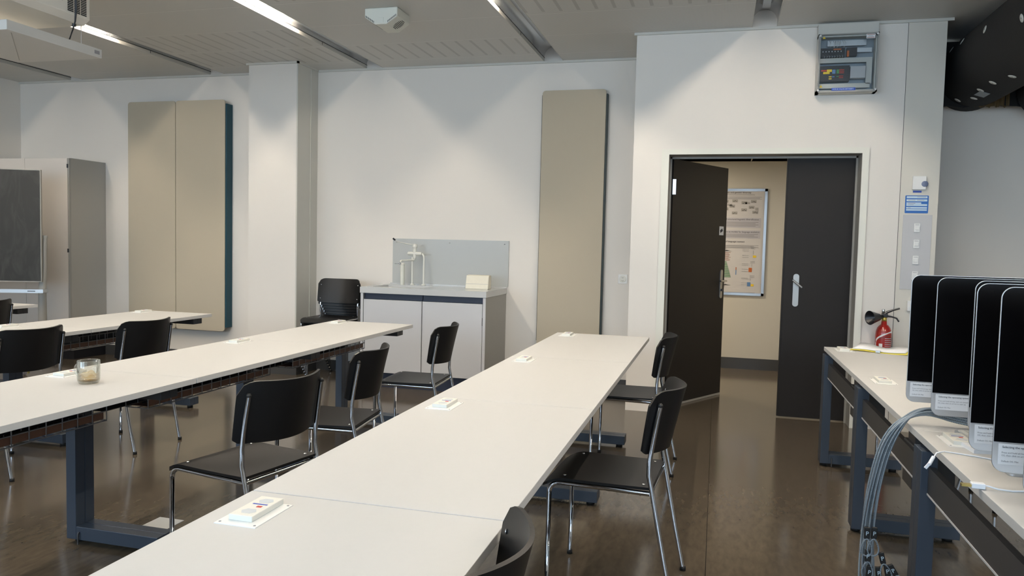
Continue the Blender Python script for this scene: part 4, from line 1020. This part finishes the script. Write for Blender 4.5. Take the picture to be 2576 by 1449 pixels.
# ceiling-level dark cover beside the duct
# ------------------------------------------------------------------ computers
def make_imac():
    # local origin: centre of the foot on the desk, front faces -Y
    t = thing('desktop_computer', 'computer', 'computer')
    w, z0, z1 = .325, .086, .533
    sh = MB().prism(rrect(-w, w, z0, z1, .028, 8), 'y', -.004, .0).build('front_shell', 'alus', t, .0008)
    # curved back
    vs = []; fs = []; outline = rrect(-w, w, z0, z1, .028, 8); n = len(outline); cxm, czm = 0, (z0+z1)/2
    for s, d in ((1, .0), (.985, .006), (.85, .016), (.6, .028), (.3, .036), (.02, .038)):
        for (x, z) in outline: vs.append((cxm+(x-cxm)*s, d, czm+(z-czm)*s))
    for k in range(5):
        for i in range(n): fs.append((k*n+i, k*n+(i+1) % n, (k+1)*n+(i+1) % n, (k+1)*n+i))
    MB().add(vs, fs, True).build('rear_shell', 'alus', t)
    sc = rrect(-w+.0014, w-.0014, z0+.07, z1-.0014, .0265, 8)
    # square lower corners of the glass
    sc = [(x, z) if z > z0+.12 else (math.copysign(w-.0014, x), z0+.074) for x, z in sc]
    MB().prism(sc, 'y', -.0055, -.0038).build('screen', 'screenb', t)
    pz = z0+.072
    pa = MB().box(-w+.012, -w+.155, -.0052, -.004, pz-.052, pz-.002).build('instruction_label', 'paper', t)
    text('lettering', 'Selecting the operating system (Mac / Win)', 'ink', pa, (-w+.020, -.0054, pz-.012), .0072)
    text('lettering', 'Press and hold alt key, turn on computer, select', 'inkg', pa, (-w+.019, -.0054, pz-.025), .0056)
    text('lettering', 'OS, then click on arrow to start up.', 'inkg', pa, (-w+.019, -.0054, pz-.032), .0056)
    text('lettering', 'Default OS: Mac', 'inkg', pa, (-w+.019, -.0054, pz-.046), .0056)
    st = MB().box(-.095, .095, -.085, .105, 0, .004).prism([(.105, .004), (.099, .004), (.050, .20), (.036, .22), (.042, .222), (.056, .202)], 'x', -.09, .09).build('stand', 'alus', t, .0008)
    return t
IM = [(.660, 2.94, 0, 'farthest back-left computer, beside the coil of steel cables on the desk'),
      (.686, 2.72, 0, 'second computer from the far end, with the cable bundle running under it'),
      (.730, 2.50, 0, 'third computer from the far end, showing only a thin sliver of edge'),
      (.668, 2.27, 1.6, 'fourth computer from the far end, tilted slightly, above the white socket block'),
      (.658, 2.06, 0, 'fifth computer from the far end, behind the gold USB plug cable'),
      (.660, 1.87, 0, 'nearest computer, almost cut off by the right edge')]
im0 = make_imac()
for k, (x, y, ti, lab) in enumerate(IM):
    c = im0 if k == 0 else copy_tree(im0)
    c.location = (x+.325, y, TZ); c.rotation_euler = (0, 0, 0); c['label'] = 'black-screened silver all-in-one, '+lab; c['group'] = 'computers lined up on the right desks'
# keyboard, card and slim drives behind the screens
kb = thing('keyboard', 'white compact keyboard lying behind the second computer', 'keyboard', (.965, 2.83, TZ), R(4))
MB().box(-.16, .15, -.055, .055, 0, .010).build('keyboard_base', 'alus', kb, .002)
km = MB()
for i in range(14):
    for j in range(5): km.box(-.152+i*.0213, -.134+i*.0213, -.048+j*.0195, -.0315+j*.0195, .010, .0135)
ko = km.build('key_caps', 'kbd', kb); ko['kind'] = 'stuff'
cd = thing('printed_card', 'white printed card lying below the keyboard on the computer desk', 'card', (.86, 2.66, TZ), R(6))
MB().box(-.085, .085, -.055, .055, .0, .012).build('card_block', 'paper', cd)
MB().box(-.06, -.05, .02, .05, .012, .0125).box(.0, .012, .0, .015, .012, .0125).box(.0, .012, -.035, -.02, .012, .0125).build('printed_marks', 'inkg', cd)
for k, (x, y) in enumerate(((.86, 2.16), (.86, 2.37))):
    dv = thing('external_drive', 'slim white drive with silver rim under the %s' % ('fifth computer' if k == 0 else 'fourth computer'), 'drive', (x, y+.05, TZ), 0, 'slim drives under the computers')
    MB().prism(rrect(-.06, .06, -.06, .06, .012), 'z', 0, .007).build('lower_shell', 'alus', dv, .001)
    MB().prism(rrect(-.058, .058, -.058, .058, .012), 'z', .007, .0105).build('lid', 'white', dv, .001)
# ------------------------------------------------------------------ usb cables
u1 = tag(MB().tube([(1.0, 2.50, TZ+.003), (.86, 2.50, TZ+.003), (.77, 2.55, TZ+.003), (.72, 2.57, TZ+.003), (.690, 2.565, TZ+.006), (.665, 2.545, TZ+.004), (.655, 2.535, TZ-.008)], .0022, 8).build('usb_cable', 'plugw'), 'white cable whose plug droops over the desk edge above the middle post', 'cable', 'white cables on the computer desks')
MB().tube([(.655, 2.535, TZ-.006), (.640, 2.518, TZ-.026)], .0055, 8).box(-.004, .004, -.0025, .0025, -.018, 0, Matrix.Translation((.640, 2.518, TZ-.024)) @ Matrix.Rotation(R(35), 4, 'Y')).build('plug', 'plugw', u1)
u2 = tag(MB().tube([(.95, 2.20, TZ+.003), (.80, 2.215, TZ+.003), (.755, 2.20, TZ+.003), (.72, 2.195, TZ+.006), (.70, 2.20, TZ+.010), (.690, 2.203, TZ+.010)], .0024, 8).build('usb_cable', 'plugw'), 'white cable with a gold USB plug poking past the desk edge', 'cable', 'white cables on the computer desks')
MB().box(.660, .692, 2.193, 2.213, TZ+.002, TZ+.016).build('plug_body', 'plugw', u2, .002)
MB().box(.637, .660, 2.196, 2.210, TZ+.005, TZ+.011).build('gold_contact', 'gold', u2)
# ------------------------------------------------------------------ steel cable bundle
def smooth(pts, n=6):
    P = [Vector(p) for p in pts]; P = [P[0]*2-P[1]]+P+[P[-1]*2-P[-2]]; out = []
    for i in range(1, len(P)-2):
        for k in range(n):
            t = k/n; a, b, c, d_ = P[i-1], P[i], P[i+1], P[i+2]
            out.append(.5*((2*b)+(-a+c)*t+(2*a-5*b+4*c-d_)*t*t+(-a+3*b-3*c+d_)*t**3))
    out.append(P[-2]); return out
bun = thing('steel_cable_bundle', 'bundle of grey steel security cables arching over the desk edge and hanging down', 'cable bundle', (.62, 2.93, 0))
rnd = random.Random(11)
base = [(1.00, 2.90, .765), (.85, 2.96, .775), (.745, 2.96, .795), (.668, 2.95, .765), (.612, 2.94, .68), (.578, 2.93, .55), (.558, 2.92, .40), (.552, 2.88, .27), (.556, 2.84, .17), (.572, 2.80, .06)]
strands = []
for k in range(11):
    ox = (k % 4-1.5)*.0095+rnd.uniform(-.002, .002); oy = (k//4-1)*.010+rnd.uniform(-.003, .003)
    spread = (k-5)*.010
    pts = []
    for i, p in enumerate(base):
        f = i/(len(base)-1)
        pts.append((p[0]-.62+ox*(1+.2*f)+(spread*.55*max(0, f-.62)/.38 if f > .62 else 0)+rnd.uniform(-.001, .001)*2*f, p[1]-2.93+oy, p[2]+(ox*.8 if i < 4 else 0)+oy*.3))
    pts[-1] = (pts[-1][0]+spread*.5, pts[-1][1], .012)
    s = smooth(pts, 5); strands.append(s)
    MB().tube(s, .0036, 8).build('cable_strand', 'rope', bun)
# ferrules with loops
def ferrule(x, y, z, ang=0, loop=True):
    mtx = Matrix.Translation((x-.62, y-2.93, z)) @ Matrix.Rotation(ang, 4, 'Y')
    f = MB().box(-.009, .009, -.006, .006, -.020, .020, mtx).build('ferrule', 'rubber', bun, .002)
    g_ = text('lock_mark', 'P', 'lblue', f, (0, 0, 0), .020, (0, 0, 0), 'CENTER')
    g_.matrix_local = mtx @ Matrix.Translation((0, -.0066, -.007)) @ Matrix.Rotation(R(90), 4, 'X')
    if loop:
        lp = []
        for k in range(17):
            a = 2*PI*k/16; rr_ = .018*(1-.45*math.cos(a)) if False else .017
            lp.append(mtx @ Vector((rr_*math.sin(a)*(1-.35*math.cos(a)), -.004, -.050+.030*math.cos(a))))
        MB().tube(lp[:-1], .0030, 8, closed=True).build('cable_loop', 'rope', f)
for (x, z, a) in ((.537, .377, 0.0), (.560, .379, .03), (.543, .297, 0), (.589, .295, -.25), (.550, .242, .1), (.580, .242, -.12), (.625, .257, -.55), (.607, .252, -.2)):
    ferrule(x, 2.83, z, a)
# ------------------------------------------------------------------ folder and papers
fo = thing('folder', 'yellow card folder with papers lying open on the far desk by the extinguisher', 'folder', (1.00, 5.12, TZ), R(-22))
vs = []; n = 14
for k in range(n+1):
    x = -.16+.33*k/n
    vs += [(x, -.10, .004+.004*math.sin(k*.5)), (x, .11, .012+.012*math.sin(k*.55+.5))]
f1 = MB().add(vs, [(2*k, 2*k+2, 2*k+3, 2*k+1) for k in range(n)], True).build('card_cover', 'yellow', fo); f1.modifiers.new('s', 'SOLIDIFY').thickness = .002
vs = []
for k in range(n+1):
    x = -.15+.30*k/n
    vs += [(x, -.085, .012+.004*math.sin(k*.5)), (x, .12, .022+.010*math.sin(k*.6+.6))]
f2 = MB().add(vs, [(2*k, 2*k+2, 2*k+3, 2*k+1) for k in range(n)], True).build('paper_sheets', 'paper', fo); f2.modifiers.new('s', 'SOLIDIFY').thickness = .003
MB().box(-.01, .015, -.112, -.095, .004, .016).build('clip', 'alu', fo)
# tall paper sheet corner
for im in (u1, u2): pass
